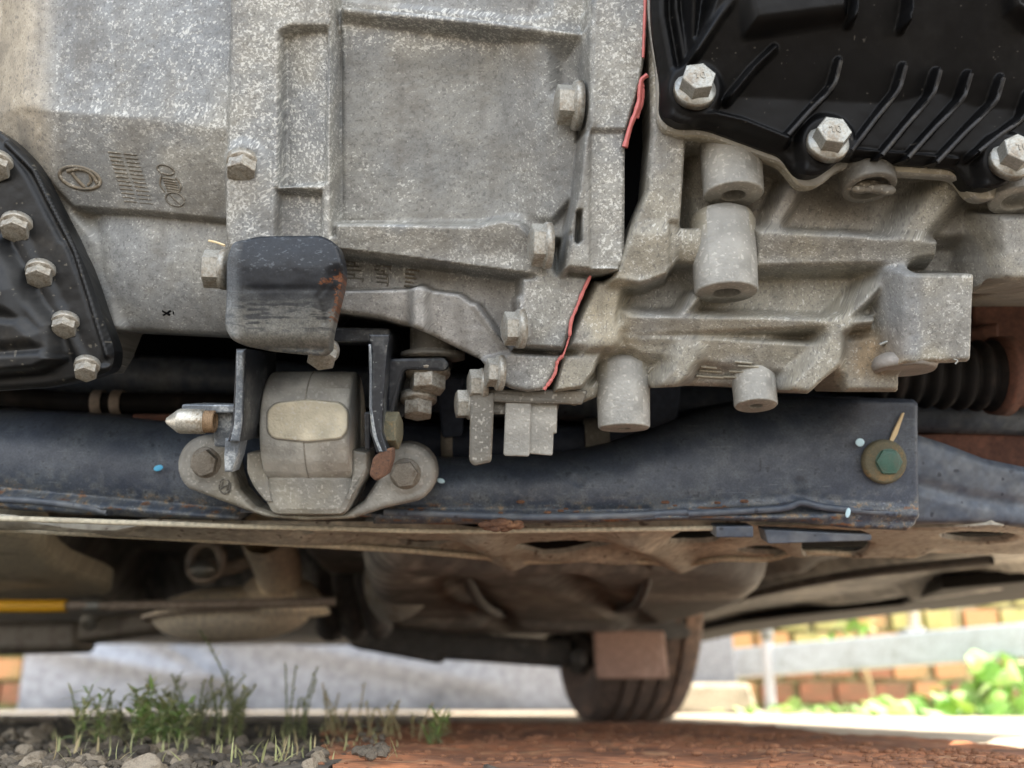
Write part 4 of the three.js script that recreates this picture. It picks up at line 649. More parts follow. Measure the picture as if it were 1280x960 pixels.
  const lp = new Relief({ step: 0.0035, rim: 0.0015, skirt: 0.004, conv: false, outline: [[-80, 646], [0, 648], [150, 653], [300, 658], [560, 664], [900, 660], [1146, 662], [1240, 656], [1340, 664], [1340, 690], [1240, 692], [1100, 694], [1000, 690], [960, 700], [900, 700], [860, 706], [800, 703], [745, 700], [668, 703], [610, 698], [520, 690], [420, 684], [300, 678], [150, 670], [0, 663], [-80, 660]].map(gp), holes: [
    ring(50, 657, 50, 18, 4), ring(178, 658, 12, 12, 1.3), ring(380, 666, 16, 14, 2), ring(545, 680, 50, 16, 6), ring(705, 682, 62, 16, 8), ring(868, 676, 32, 14, 7), ring(955, 688, 34, 14, 5), ring(1045, 682, 44, 16, 6), ring(1222, 673, 48, 16, 8)].map((q) => q.map(gp)), base: () => 0 });
  lp.uvm = true;
  for (const [x0, y0, x1, y1, d] of [[420, 672, 640, 690, -8], [600, 668, 640, 700, 9], [640, 690, 780, 696, 8], [790, 668, 850, 704, 10], [880, 668, 1000, 678, -9], [1000, 684, 1140, 690, 8], [-60, 652, 140, 652, 6], [140, 660, 420, 675, 5]]) lp.line([gp([x0, y0]), gp([x1, y1])], 0.012, (X, Y, H) => d * mm, 0.03, 'add');
  lp.poly([[-5, -5], [5, -5], [5, 5], [-5, 5]], (X, Y) => 7 * mm * (fbm(X * 9, Y * 14, 3) - 0.5), 0.001, 'add');
  part(car, 'underside_plate', down(lp.build(), YP), M.dustPlate, 'dusty beige underside flange with dark oval holes');
  { const s = new THREE.Shape([[-80, 649], [300, 660], [900, 663], [1340, 667], [1340, 688], [1000, 688], [800, 701], [610, 696], [300, 676], [-80, 658]].map((p) => { const q = G(YP + 0.016)(p); return new THREE.Vector2(q[0], q[1]); })); const g = new THREE.ExtrudeGeometry(s, { depth: 0.004, bevelEnabled: false }); part(car, 'cavity_shade', down(boxUV(g), YP + 0.02), M.black); }  // black sheet above the holes, stands in for shade inside the cavity
  { const rear = [[1146, 693], [1100, 694], [1000, 690], [960, 699], [900, 699], [860, 705], [800, 702], [745, 699], [668, 702], [610, 697], [520, 689], [420, 683], [300, 677], [150, 669], [0, 662], [-80, 659]]; const front = [[-80, 646], [0, 648], [150, 653], [300, 658], [430, 661], [560, 664], [740, 662], [900, 660]];
    part(car, 'rolled_edge', boxUV(tube(rear.map((p) => WG(p[0], p[1], YP - 0.003)), 0.0024, 120, 8)), M.creamDust); part(car, 'rolled_edge', boxUV(tube(front.map((p) => WG(p[0], p[1], YP - 0.002)), 0.002, 80, 8)), M.creamDust); }
  part(car, 'flange_tab', [plate(roundPoly([[895, 658], [942, 658], [942, 672], [895, 672]], 2), -84 * mm, 20 * mm, 1 * mm), plate(roundPoly([[955, 662], [1090, 668], [1090, 676], [960, 680]], 3), -90 * mm, 20 * mm, 1 * mm)].map((g) => toW(g)), M.subframe);
  // floor pan with side sill
  const YF = 0.215, gf = G(YF);
  const fo = [[-700, 640], [1340, 640], [1340, 729], [1240, 741], [1162, 752], [1050, 766], [930, 783], [850, 802], [500, 806], [-700, 806]].map(gf);
  const fl = new Relief({ step: 0.012, rim: 0.004, skirt: 0.12, conv: false, outline: fo, base: () => 0 }); fl.uvm = true;
  const fpoly = (pts, t, w, m = 'add') => fl.poly(pts.map(gf), () => t, w, m), fline = (a, b, r, t, w) => fl.line([gf(a), gf(b)], r, () => t, w, 'add');
  fpoly([[45, 640], [300, 640], [420, 745], [180, 758], [95, 735]], -0.09, 0.06);
  fline([1240, 716], [860, 781], 0.02, 0.012, 0.03); fline([1330, 700], [1150, 730], 0.03, 0.012, 0.02); fline([900, 700], [620, 745], 0.03, -0.03, 0.05); fline([1180, 690], [900, 735], 0.04, -0.03, 0.05); fline([1000, 700], [700, 760], 0.018, 0.018, 0.03); fline([640, 712], [760, 716], 0.02, 0.02, 0.03);
  fl.poly([[-9, -9], [9, -9], [9, 9], [-9, 9]], (X, Y) => 0.012 * (fbm(X * 4, Y * 3, 3) - 0.5), 0.001, 'add');
  part(car, 'floor_pan', down(fl.build(), YF), M.under, 'brown dusty floor pan');
  for (const [a, b] of [[[1340, 729], [1162, 753]], [[1158, 757], [925, 784]], [[925, 784], [850, 803]]]) { const p = WG(...a, YF - 0.002), q = WG(...b, YF - 0.002); part(car, 'sill_lip', boxUV(tube([p, [(p[0] + q[0]) / 2, p[1] - 0.003, (p[2] + q[2]) / 2], q], 0.008, 10, 8)), M.underDark); }
  { const q = [[1340, 706], [1340, 728], [1162, 752], [1156, 749], [930, 782], [850, 801], [826, 792], [930, 768], [1010, 757], [1130, 744], [1180, 722]].map(G(YF - 0.006)); const s = new THREE.Shape(q.map((p) => new THREE.Vector2(...p))); const g = new THREE.ExtrudeGeometry(s, { depth: 0.01, bevelEnabled: true, bevelSize: 0.004, bevelThickness: 0.004, bevelSegments: 2 }); part(car, 'sill_trim', down(boxUV(g), YF - 0.008), M.rubber, 'black plastic sill trim'); }
  for (const [a, b, c] of [[[560, 716], [600, 752], [640, 792]], [[820, 716], [800, 750], [760, 786]]]) part(car, 'tank_strap', boxUV(tube([a, b, c].map((p, i) => { const w = WG(p[0], p[1], 0.158); return [w[0], w[1] + (i === 1 ? 0 : 0.03), w[2]]; }), 0.006, 20, 8)), M.underDark);
  part(car, 'brake_pipe', boxUV(tube([[1240, 700], [1080, 716], [960, 738], [880, 762]].map((p) => WG(p[0], p[1], YF - 0.02)), 0.006, 30, 8)), M.underDark);
  // left splash shield
  const ss = new Relief({ step: 0.008, rim: 0.006, skirt: 0.02, conv: false, outline: spline([[-90, 664], [46, 670], [56, 692], [84, 718], [138, 738], [110, 748], [-90, 749]].map(G(0.18)), 4), base: (X, Y) => 0.012 * (fbm(X * 8, Y * 5, 3) - 0.5) }); ss.uvm = true;
  part(car, 'splash_shield', down(ss.build(), 0.18), M.creamDust);
  // fuel tank
  const gt = G(0.165);
  const tk = new Relief({ step: 0.008, rim: 0.035, skirt: 0.05, conv: false, outline: spline([[466, 706], [640, 712], [800, 716], [960, 728], [930, 760], [830, 784], [700, 793], [560, 794], [486, 780], [456, 745]].map(gt), 4), base: (X, Y) => 0.01 * (fbm(X * 5, Y * 4, 3) - 0.5) }); tk.uvm = true;
  tk.line([gt([560, 722]), gt([640, 790])], 0.02, () => -0.012, 0.03, 'add').line([gt([700, 722]), gt([800, 780])], 0.02, () => -0.012, 0.03, 'add').line([gt([500, 772]), gt([760, 782])], 0.03, () => 0.012, 0.03, 'add');
  part(car, 'fuel_tank', down(tk.build(), 0.165), M.under, 'brown dusty fuel tank');
  const pan2 = tube([W(500, 700, -1.3), W(492, 730, -1.32), W(505, 752, -1.34)], 0.04, 12, 12); part(car, 'heat_shield', boxUV(pan2), M.boltGrey);
  // rear axle beam
  const beam = (pts, r, m, n = 'axle_beam', sy = 1) => { const g = tube(pts, r, 40, 14); return part(car, n, boxUV(g), m); };
  const rb = (a, b, h, dpt, m, n) => { // rounded bar between two world points
    const A = V(a), B = V(b), l = A.distanceTo(B); const g = new RoundedBoxGeometry(l, h, dpt, 3, Math.min(h, dpt) * 0.25); g.applyQuaternion(new THREE.Quaternion().setFromUnitVectors(new THREE.Vector3(1, 0, 0), B.clone().sub(A).normalize())); g.translate(...A.clone().add(B).multiplyScalar(0.5).toArray()); return boxUV(g);
  };
  part(car, 'axle_beam', [rb(W(440, 786, -2.0), W(560, 808, -2.0), 0.07, 0.08), rb(W(540, 806, -2.0), W(710, 818, -2.02), 0.05, 0.09), rb(W(690, 812, -2.02), W(735, 815, -2.1), 0.06, 0.06)], M.underDark, 'dark rear axle beam running to the wheel');
  part(car, 'trailing_arm', [rb(W(-80, 800, -1.9), W(110, 796, -1.9), 0.055, 0.1), rb(W(90, 793, -1.9), W(215, 776, -1.88), 0.04, 0.08)], M.boltDark);
  const rod = part(car, 'cable', boxUV(tube([W(-80, 757, -1.25), W(80, 757, -1.25), W(240, 756, -1.27), W(420, 752, -1.3)], 0.006, 40, 10)), M.exhaustDark, 'thin grey cable with a yellow sleeve');
  part(rod, 'sleeve', boxUV(tube([W(-80, 757, -1.25), W(30, 757.5, -1.25), W(84, 757, -1.25)], 0.0078, 20, 12)), M.yellow, 'yellow sleeve');
  part(rod, 'ferrule', boxUV(tube([W(104, 757, -1.255), W(126, 757, -1.255)], 0.0085, 6, 12)), M.boltWhite);
  part(car, 'arm_bolt', aim(hexBolt(0.012, 0.012), W(112, 778, -1.82), [0, -0.4, 1]), M.boltWhite);
  // wrinkled black duct
  { const g = []; for (let i = 0; i < 3; i++) { const x = 420 + i * 26; g.push(boxUV(tube([W(x - 8, 690, -1.5 + i * 0.03), W(x - 12, 725, -1.47 + i * 0.03), W(x - 4, 762, -1.5 + i * 0.03), W(x - 6 + i * 4, 784, -1.55 + i * 0.03)], 0.024 - i * 0.002, 24, 12))); } part(car, 'ribbed_duct', g, M.underDark, 'wrinkled dark duct'); }
  // rear wheel
  const cw = W(781, 905, -2.2); const wc = new THREE.Vector3(cw[0], 0.285, cw[2]);
  const orient = (g) => { g.scale(0.95, 0.95, 0.98); const wy = 0.15, m = new THREE.Matrix4().makeBasis(new THREE.Vector3(-Math.sin(wy), 0, -Math.cos(wy)), new THREE.Vector3(0, 1, 0), new THREE.Vector3(Math.cos(wy), 0, -Math.sin(wy))); g.applyMatrix4(m); g.translate(wc.x, wc.y, wc.z); return g; };
  const R0 = 0.3, tp = [[0.19, -0.07], [0.215, -0.092], [0.25, -0.101], [0.275, -0.1], [0.291, -0.09], [0.297, -0.078]];
  const gro = [-0.052, -0.018, 0.018, 0.052]; for (const z of gro) tp.push([0.3, z - 0.006], [0.293, z - 0.0045], [0.293, z + 0.0045], [0.3, z + 0.006]);
  tp.push([0.297, 0.078], [0.291, 0.09], [0.275, 0.1], [0.25, 0.101], [0.215, 0.092], [0.19, 0.07]);
  const wheel = part(car, 'wheel', orient(boxUV(lathe([[0.19, -0.075], [0.196, -0.07], [0.185, -0.05], [0.175, 0], [0.185, 0.05], [0.196, 0.07], [0.19, 0.075]], 48))), M.exhaustDark, 'muddy rear wheel');
  part(wheel, 'tyre', orient(toCreasedNormals(boxUV(lathe(tp, 72)), 0.5)), M.tyre, 'mud stained black tyre with long grooves');
  { const g = []; const r = rng(31); for (let i = 0; i < 72; i++) for (const s of [-1, 1]) { const a = i / 72 * 6.2832, q = new THREE.BoxGeometry(0.004, 0.012, 0.016); q.translate(0, 0.2895, s * 0.079); q.rotateZ(a); g.push(orient(boxUV(q))); } part(wheel, 'shoulder_block', g, M.tyreSide).userData.kind = 'stuff'; }
  part(wheel, 'hub', orient(boxUV(lathe([[0, 0.03], [0.13, 0.03], [0.17, 0.01], [0.14, -0.02], [0.1, -0.06], [0.05, -0.08], [0, -0.08]], 36))), M.rustBrown);
  const mg = W(788, 818, -1.86); { const g = new RoundedBoxGeometry(0.135, 0.085, 0.012, 3, 0.006); g.rotateX(-0.15); g.rotateY(YAW * 0.6); g.translate(...mg); part(car, 'mud_guard', boxUV(g), M.mudPink, 'pinkish brown plate in front of the rear tyre'); }
  part(car, 'wheel_carrier', [boxUV(tube([W(690, 800, -2.05), W(715, 796, -2.05), W(730, 812, -2.02), W(722, 835, -2.05)], 0.02, 20, 10)), rb(W(712, 822, -1.98), W(732, 824, -1.98), 0.03, 0.03), rb(W(765, 790, -1.95), W(850, 782, -2.0), 0.05, 0.1)], M.underDark);
  // body above: unseen shell added to shade the engine bay, plus black backing
  const sh = (w, h, d, x, y, z) => { const g = new RoundedBoxGeometry(w, h, d, 2, Math.min(w, h, d) * 0.3); g.translate(x, y, z); return boxUV(g); };
  part(car, 'unseen_bonnet', sh(1.8, 0.03, 0.86, 0.1, 0.98, -1.0), M.paintGrey);
  part(car, 'unseen_wing', [sh(0.03, 0.62, 0.75, 1.0, 0.66, -0.72)], M.paintGrey); part(car, 'unseen_wing', [sh(0.03, 0.62, 0.75, -0.85, 0.66, -0.72)], M.paintGrey);
  part(car, 'unseen_roof', [sh(1.7, 0.04, 2.4, 0.0, 1.42, -2.7)], M.paintGrey); part(car, 'bulkhead_shade', [sh(1.86, 0.75, 0.01, 0.08, 0.6, -0.872)], M.black);  // bulkhead is a black sheet standing in for shade behind the engine
  { const a = V(WG(1420, 720, YF)), b = V(WG(850, 802, YF)); for (const off of [0, -1.66]) { const p = a.clone().addScaledVector(RT, off), q = b.clone().addScaledVector(RT, off); p.y = q.y = 0.62; const g = new RoundedBoxGeometry(p.distanceTo(q), 0.8, 0.03, 2, 0.01); g.applyQuaternion(new THREE.Quaternion().setFromUnitVectors(new THREE.Vector3(1, 0, 0), q.clone().sub(p).normalize())); g.translate(...p.add(q).multiplyScalar(0.5).toArray()); part(car, 'unseen_cabin_side', boxUV(g), M.paintGrey); } }
}
// ================= exhaust =================
{
  const ex = wthing('exhaust', 'dusty beige exhaust with a flattened silencer and short upright pipe, behind the crossmember', 'exhaust', W(300, 790, -1.38));
  part(ex, 'pipe', boxUV(tube([W(330, 665, -1.2), W(340, 690, -1.25), W(348, 715, -1.32), W(350, 740, -1.4)], 0.03, 24, 20)), M.exhaust);
  const g = new THREE.SphereGeometry(1, 40, 24); const p = g.attributes.position;
  for (let i = 0; i < p.count; i++) { let x = p.getX(i), y = p.getY(i), z = p.getZ(i); const s = Math.sign(x) * Math.pow(Math.abs(x), 0.8), f = 1 + 0.14 * Math.exp(-Math.pow(y / 0.09, 2)); p.setXYZ(i, s * 0.105 * f, y * 0.036 + s * 0.006, z * 0.09 * f); }
  g.computeVertexNormals(); g.translate(...W(292, 768, -1.4)); const body = part(ex, 'silencer', boxUV(g), M.exhaust);
  part(body, 'seam', boxUV(tube(Array.from({ length: 24 }, (_, i) => { const a = i / 24 * 6.2832, c = W(292, 768, -1.4); return [c[0] + 0.118 * Math.cos(a), c[1] - 0.002 + 0.006 * Math.cos(a), c[2] + 0.1 * Math.sin(a)]; }), 0.003, 80, 8, true)), M.exhaustDark);
  part(ex, 'flange', aim(boxUV(lathe([[0.028, 0.02], [0.04, 0.018], [0.06, -0.005], [0.07, -0.02], [0.03, -0.02]], 32)), W(350, 742, -1.37), [0.1, 1, 0.2]), M.exhaust);
  const hg = part(ex, 'hanger', boxUV(tube([W(258, 708, -1.24), W(285, 710, -1.25), W(318, 700, -1.27), W(340, 706, -1.28)], 0.009, 24, 10)), M.exhaustDark);
  part(hg, 'ring', aim(boxUV(new THREE.TorusGeometry(0.022, 0.006, 10, 30)), W(257, 702, -1.22), [-0.3, 0, 1]), M.exhaustDark);
  const b = new THREE.SphereGeometry(0.012, 16, 12); b.scale(1.3, 0.9, 1); b.translate(...W(253, 712, -1.2)); part(hg, 'knob', boxUV(b), M.boltWhite);
}
// ================= ground =================
const pave = tex(1024, 1024, (u, v) => { const a = tn(u, v, 6, 5, 3), b = tn(u, v, 96, 3, 8), c = tn(u, v, 24, 4, 15); let k = mix3([196, 186, 170], [166, 152, 134], sst(0.4, 0.7, a)); k = mix3(k, [150, 124, 100], 0.5 * sst(0.55, 0.75, c)); return k.map((q) => q * (0.82 + 0.36 * b)); }, true, 1.6);
const soilTex = tex(512, 512, (u, v) => { const a = tn(u, v, 6, 5, 13), b = tn(u, v, 60, 3, 28), c = tn(u, v, 18, 4, 5); let k = mix3([172, 112, 74], [122, 80, 54], sst(0.35, 0.7, a)); k = mix3(k, [188, 146, 108], 0.7 * sst(0.6, 0.78, c)); return k.map((q) => q * (0.75 + 0.5 * b)); }, true, 0.5);
const gravTex = tex(512, 512, (u, v) => { const a = tn(u, v, 8, 5, 33), b = tn(u, v, 70, 3, 2); const k = mix3([92, 84, 72], [58, 52, 44], sst(0.35, 0.7, a)); return k.map((q) => q * (0.7 + 0.6 * b)); }, true, 0.4);
{ const g = new THREE.PlaneGeometry(160, 160, 1, 1); g.rotateX(-Math.PI / 2); const uv = g.attributes.uv; for (let i = 0; i < uv.count; i++) uv.setXY(i, uv.getX(i) * 160, uv.getY(i) * 160); struct('pavement', g, std({ map: pave, roughness: 0.85, bumpMap: bumpDirt, bumpScale: 0.002 })); }
function sheet(name, outline, hf, mat, step = 0.012) {
  const r = new Relief({ step, rim: 0, skirt: 0.02, conv: false, outline: outline.map(([x, z]) => [x, -z]), base: hf }); r.uvm = true; const g = r.build(); g.rotateX(-Math.PI / 2); return struct(name, g, mat);
}
const gz = ([x, y]) => { const p = WG(x, y, 0); return [p[0], p[2]]; };
const soilOut = [gz([420, 909]), gz([560, 906]), gz([700, 909]), gz([860, 909]), gz([1000, 922]), gz([1120, 936]), gz([1290, 950]), [0.6, -0.6], [0.3, -0.55], [-0.1, -0.6], [-0.14, -0.8]];
const soilH = (x, y) => { const z = -y; return 0.004 + 0.01 * fbm(x * 9, z * 9, 4) * sst(-2.2, -1.5, z) + 0.003 * fbm(x * 60, z * 60, 3); };
sheet('red_soil', soilOut, soilH, std({ map: soilTex, roughness: 0.95, bumpMap: bumpDirt, bumpScale: 0.003 }), 0.008);
const gravOut = [[-1.6, -1.7], gz([0, 910]), gz([200, 909]), gz([430, 911]), [-0.12, -0.9], [-0.1, -0.5], [-1.6, -0.4]];
const gravH = (x, y) => { const z = -y; return 0.003 + 0.012 * fbm(x * 10 + 3, z * 10, 4); };
const gravel = sheet('gravel_bed', gravOut, gravH, std({ map: gravTex, roughness: 0.95, bumpMap: bumpDirt, bumpScale: 0.003 }), 0.008);
sheet('unseen_dark_earth', [[-3, -0.35], [-0.3, -0.42], [0.3, -0.48], [3.2, -0.45], [3.2, 3], [-3, 3]], (x, y) => 0.004 + 0.01 * fbm(x * 5, y * 5, 3), std({ map: gravTex, roughness: 0.95 }), 0.05);  // unseen ground ahead, added dark to cut light bouncing up
{ // stones
  const r = rng(99), geos = [], mats = [];
  for (let k = 0; k < 6; k++) { const g0 = new THREE.IcosahedronGeometry(1, 2), p = g0.attributes.position, s = [0.8 + 0.5 * r(), 0.5 + 0.3 * r(), 0.7 + 0.4 * r()], o = r() * 50; const pl = Array.from({ length: 11 }, () => [new THREE.Vector3(r() - .5, r() - .5, r() - .5).normalize(), 0.45 + 0.35 * r()]);
    for (let i = 0; i < p.count; i++) { const v = new THREE.Vector3().fromBufferAttribute(p, i); for (const [n, d] of pl) { const e = v.dot(n); if (e > d) v.addScaledVector(n, (d - e) * 0.97); } const q = 1 + 0.16 * (fbm(v.x * 2 + o, v.y * 2 + v.z * 1.7 + o, 3) - 0.5); v.multiplyScalar(q); p.setXYZ(i, v.x * s[0], v.y * s[1], v.z * s[2]); }
    geos.push(boxUV(toCreasedNormals(g0, 0.35), 0.04)); }
  for (const c of [[[96, 87, 74], [66, 58, 47]], [[122, 110, 92], [84, 73, 58]], [[72, 65, 56], [48, 42, 34]], [[136, 124, 106], [98, 86, 70]]]) mats.push(dirty(c[0], c[1], 0.4, 0.1, 80 + mats.length, { roughness: 0.85, bumpScale: 0.002 }));
  const put = (x, z, R, y) => { const m = new THREE.Mesh(geos[Math.floor(r() * 6)], mats[Math.floor(r() * 4)]); m.scale.setScalar(R); m.rotation.set((r() - .5) * 0.9, r() * 6.3, (r() - .5) * 0.9); m.position.set(x, (y ?? gravH(x, -z)) + R * 0.3, z); m.name = 'stone'; m.castShadow = m.receiveShadow = true; gravel.add(m); };
  // measured ones along the left edge
  for (const [px, py, w] of [[14, 918, 30], [40, 932, 26], [10, 946, 34], [60, 952, 30], [100, 958, 34], [30, 958, 24], [78, 922, 20], [70, 936, 26], [180, 968, 56], [130, 944, 26], [95, 938, 24], [430, 938, 22], [380, 926, 20], [560, 962, 26], [620, 966, 44], [505, 952, 24], [345, 957, 30], [310, 934, 22]]) { const p = WG(px, Math.min(py, 958) + 4, 0.012); const d = -p[2]; put(p[0], p[2], w / 2 * d / F, 0.006); }
  let n = 0; while (n < 170) { const px = -40 + r() * 500 * Math.sqrt(r()), py = 906 + 70 * r(); const p = WG(px, py, 0.008); if (p[2] > -0.55 || px > 440) continue; put(p[0], p[2], (0.005 + 0.009 * r() * r()) * (0.6 + 0.4 * -p[2])); n++; }
  const sm = []; for (let i = 0; i < 900; i++) { const px = -60 + r() * 540, py = 903 + 66 * r(), p = WG(px, py, 0.008); if (p[2] > -0.5) continue; const g = geos[i % 6].clone(); g.scale(1, 1, 1); const R = 0.002 + 0.004 * r(); g.scale(R, R, R); g.rotateY(r() * 6); g.translate(p[0], 0.008 + R * 0.3 + (px > 450 ? 0.008 : 0), p[2]); sm.push(g); }
  const peb = new THREE.Mesh(mergeGeometries(sm.map((g) => { const t = g.index ? g.toNonIndexed() : g; return t; })), mats[0]); peb.name = 'pebbles'; peb.userData.kind = 'stuff'; peb.castShadow = peb.receiveShadow = true; gravel.add(peb);
}
{ const r = rng(61), g = []; const ic = boxUV(new THREE.IcosahedronGeometry(1, 1), 0.1); for (let i = 0; i < 1100; i++) { const px = 400 + 900 * r(), py = 909 + 66 * r() * r() + (px > 860 ? (px - 860) * 0.095 : 0), p = WG(px, py, 0.01); if (p[2] > -0.5 || p[2] < -2.2) continue; const q = ic.clone(), R = (0.0012 + 0.004 * r() * r()) * (0.6 + 0.4 * -p[2]); q.scale(R * (0.8 + 0.8 * r()), R * 0.7, R * (0.8 + 0.6 * r())); q.rotateY(r() * 6); q.translate(p[0], soilH(p[0], -p[2]) + R * 0.2, p[2]); g.push(q); }
  const m = new THREE.Mesh(mergeGeometries(g), dirty([146, 100, 70], [104, 72, 52], 0.5, 0.1, 97, { roughness: 0.95 })); m.name = 'soil_crumbs'; m.userData = { kind: 'stuff', label: 'loose crumbs of reddish soil in front of the tyre', category: 'soil' }; m.castShadow = m.receiveShadow = true; scene.add(m); }
// ================= wall of hollow clay bricks =================
const ZW = -4.3;
{
  const w = wthing('brick_wall', 'weathered wall of ribbed orange clay bricks with mossy mortar', 'wall', [0, 0, ZW]);
  const mortar = new Relief({ step: 0.02, rim: 0, skirt: 0.18, conv: false, outline: [[-3.2, -0.1], [3.4, -0.1], [3.4, 1.3], [-3.2, 1.3]], base: (x, y) => -0.014 + 0.02 * (fbm(x * 16, y * 16, 3) - 0.5) }); mortar.uvm = true; const mg = mortar.build(); mg.translate(0, 0, ZW);
  part(w, 'mortar', mg, dirty([196, 186, 150], [150, 156, 100], 0.5, 0.5, 91, { roughness: 0.95, bumpScale: 0.004 }));
  const r = rng(12), bw = 0.135, bh = 0.078, pit = 0.098;
  const mats = [dirty([206, 156, 108], [176, 150, 100], 0.35, 0.2, 92, { roughness: 0.9 }), dirty([196, 144, 100], [164, 142, 96], 0.4, 0.2, 93, { roughness: 0.9 }), dirty([196, 176, 122], [158, 160, 96], 0.5, 0.2, 94, { roughness: 0.9 }), dirty([160, 108, 80], [124, 100, 74], 0.4, 0.2, 95, { roughness: 0.9 })];
  const gs = []; for (let k = 0; k < 3; k++) { const s = new THREE.Shape(), N = 6, pts = [[0.03, -bh / 2]]; for (let i = 0; i < N; i++) { const y = -bh / 2 + (i + 0.5) * bh / N, e = bh / N * 0.5; pts.push([0, y - e * 0.98 + (i ? 0 : 0.002)], [-0.001, y + e * 0.35], [0.006, y + e * 0.5], [0.006, y + e * 0.9]); } pts.push([0, bh / 2 - 0.0005], [0.03, bh / 2]); const sh = new THREE.Shape(pts.map((p) => new THREE.Vector2(p[0], p[1]))); const g = new THREE.ExtrudeGeometry(sh, { depth: bw - 0.008 * k, bevelEnabled: false }); g.translate(0, 0, -(bw - 0.008 * k) / 2); g.rotateY(Math.PI / 2); g.rotateY(Math.PI); g.translate(0, 0, 0); gs.push(boxUV(g)); }
  for (let row = 0; row < 10; row++) for (let i = -17; i < 20; i++) {
    const x = i * (bw + 0.02) + (row % 2) * 0.09 + (r() - .5) * 0.012, y = 0.03 + row * pit + (r() - .5) * 0.008; const seen = (x > 0.75 && x < 2.5) || x < -2.0; if (!seen || r() < 0.05) { r(); r(); r(); continue; }
    const k = row < 2 ? (r() < 0.6 ? 3 : 1) : [0, 0, 1, 2, 2][Math.floor(r() * 5)];
    const m = new THREE.Mesh(gs[Math.floor(r() * 3)], mats[k]); m.position.set(x, y + bh / 2, 0.004 + r() * 0.008); m.rotation.z = (r() - .5) * 0.05; m.name = 'brick'; m.castShadow = m.receiveShadow = true; w.add(m);
  }
}
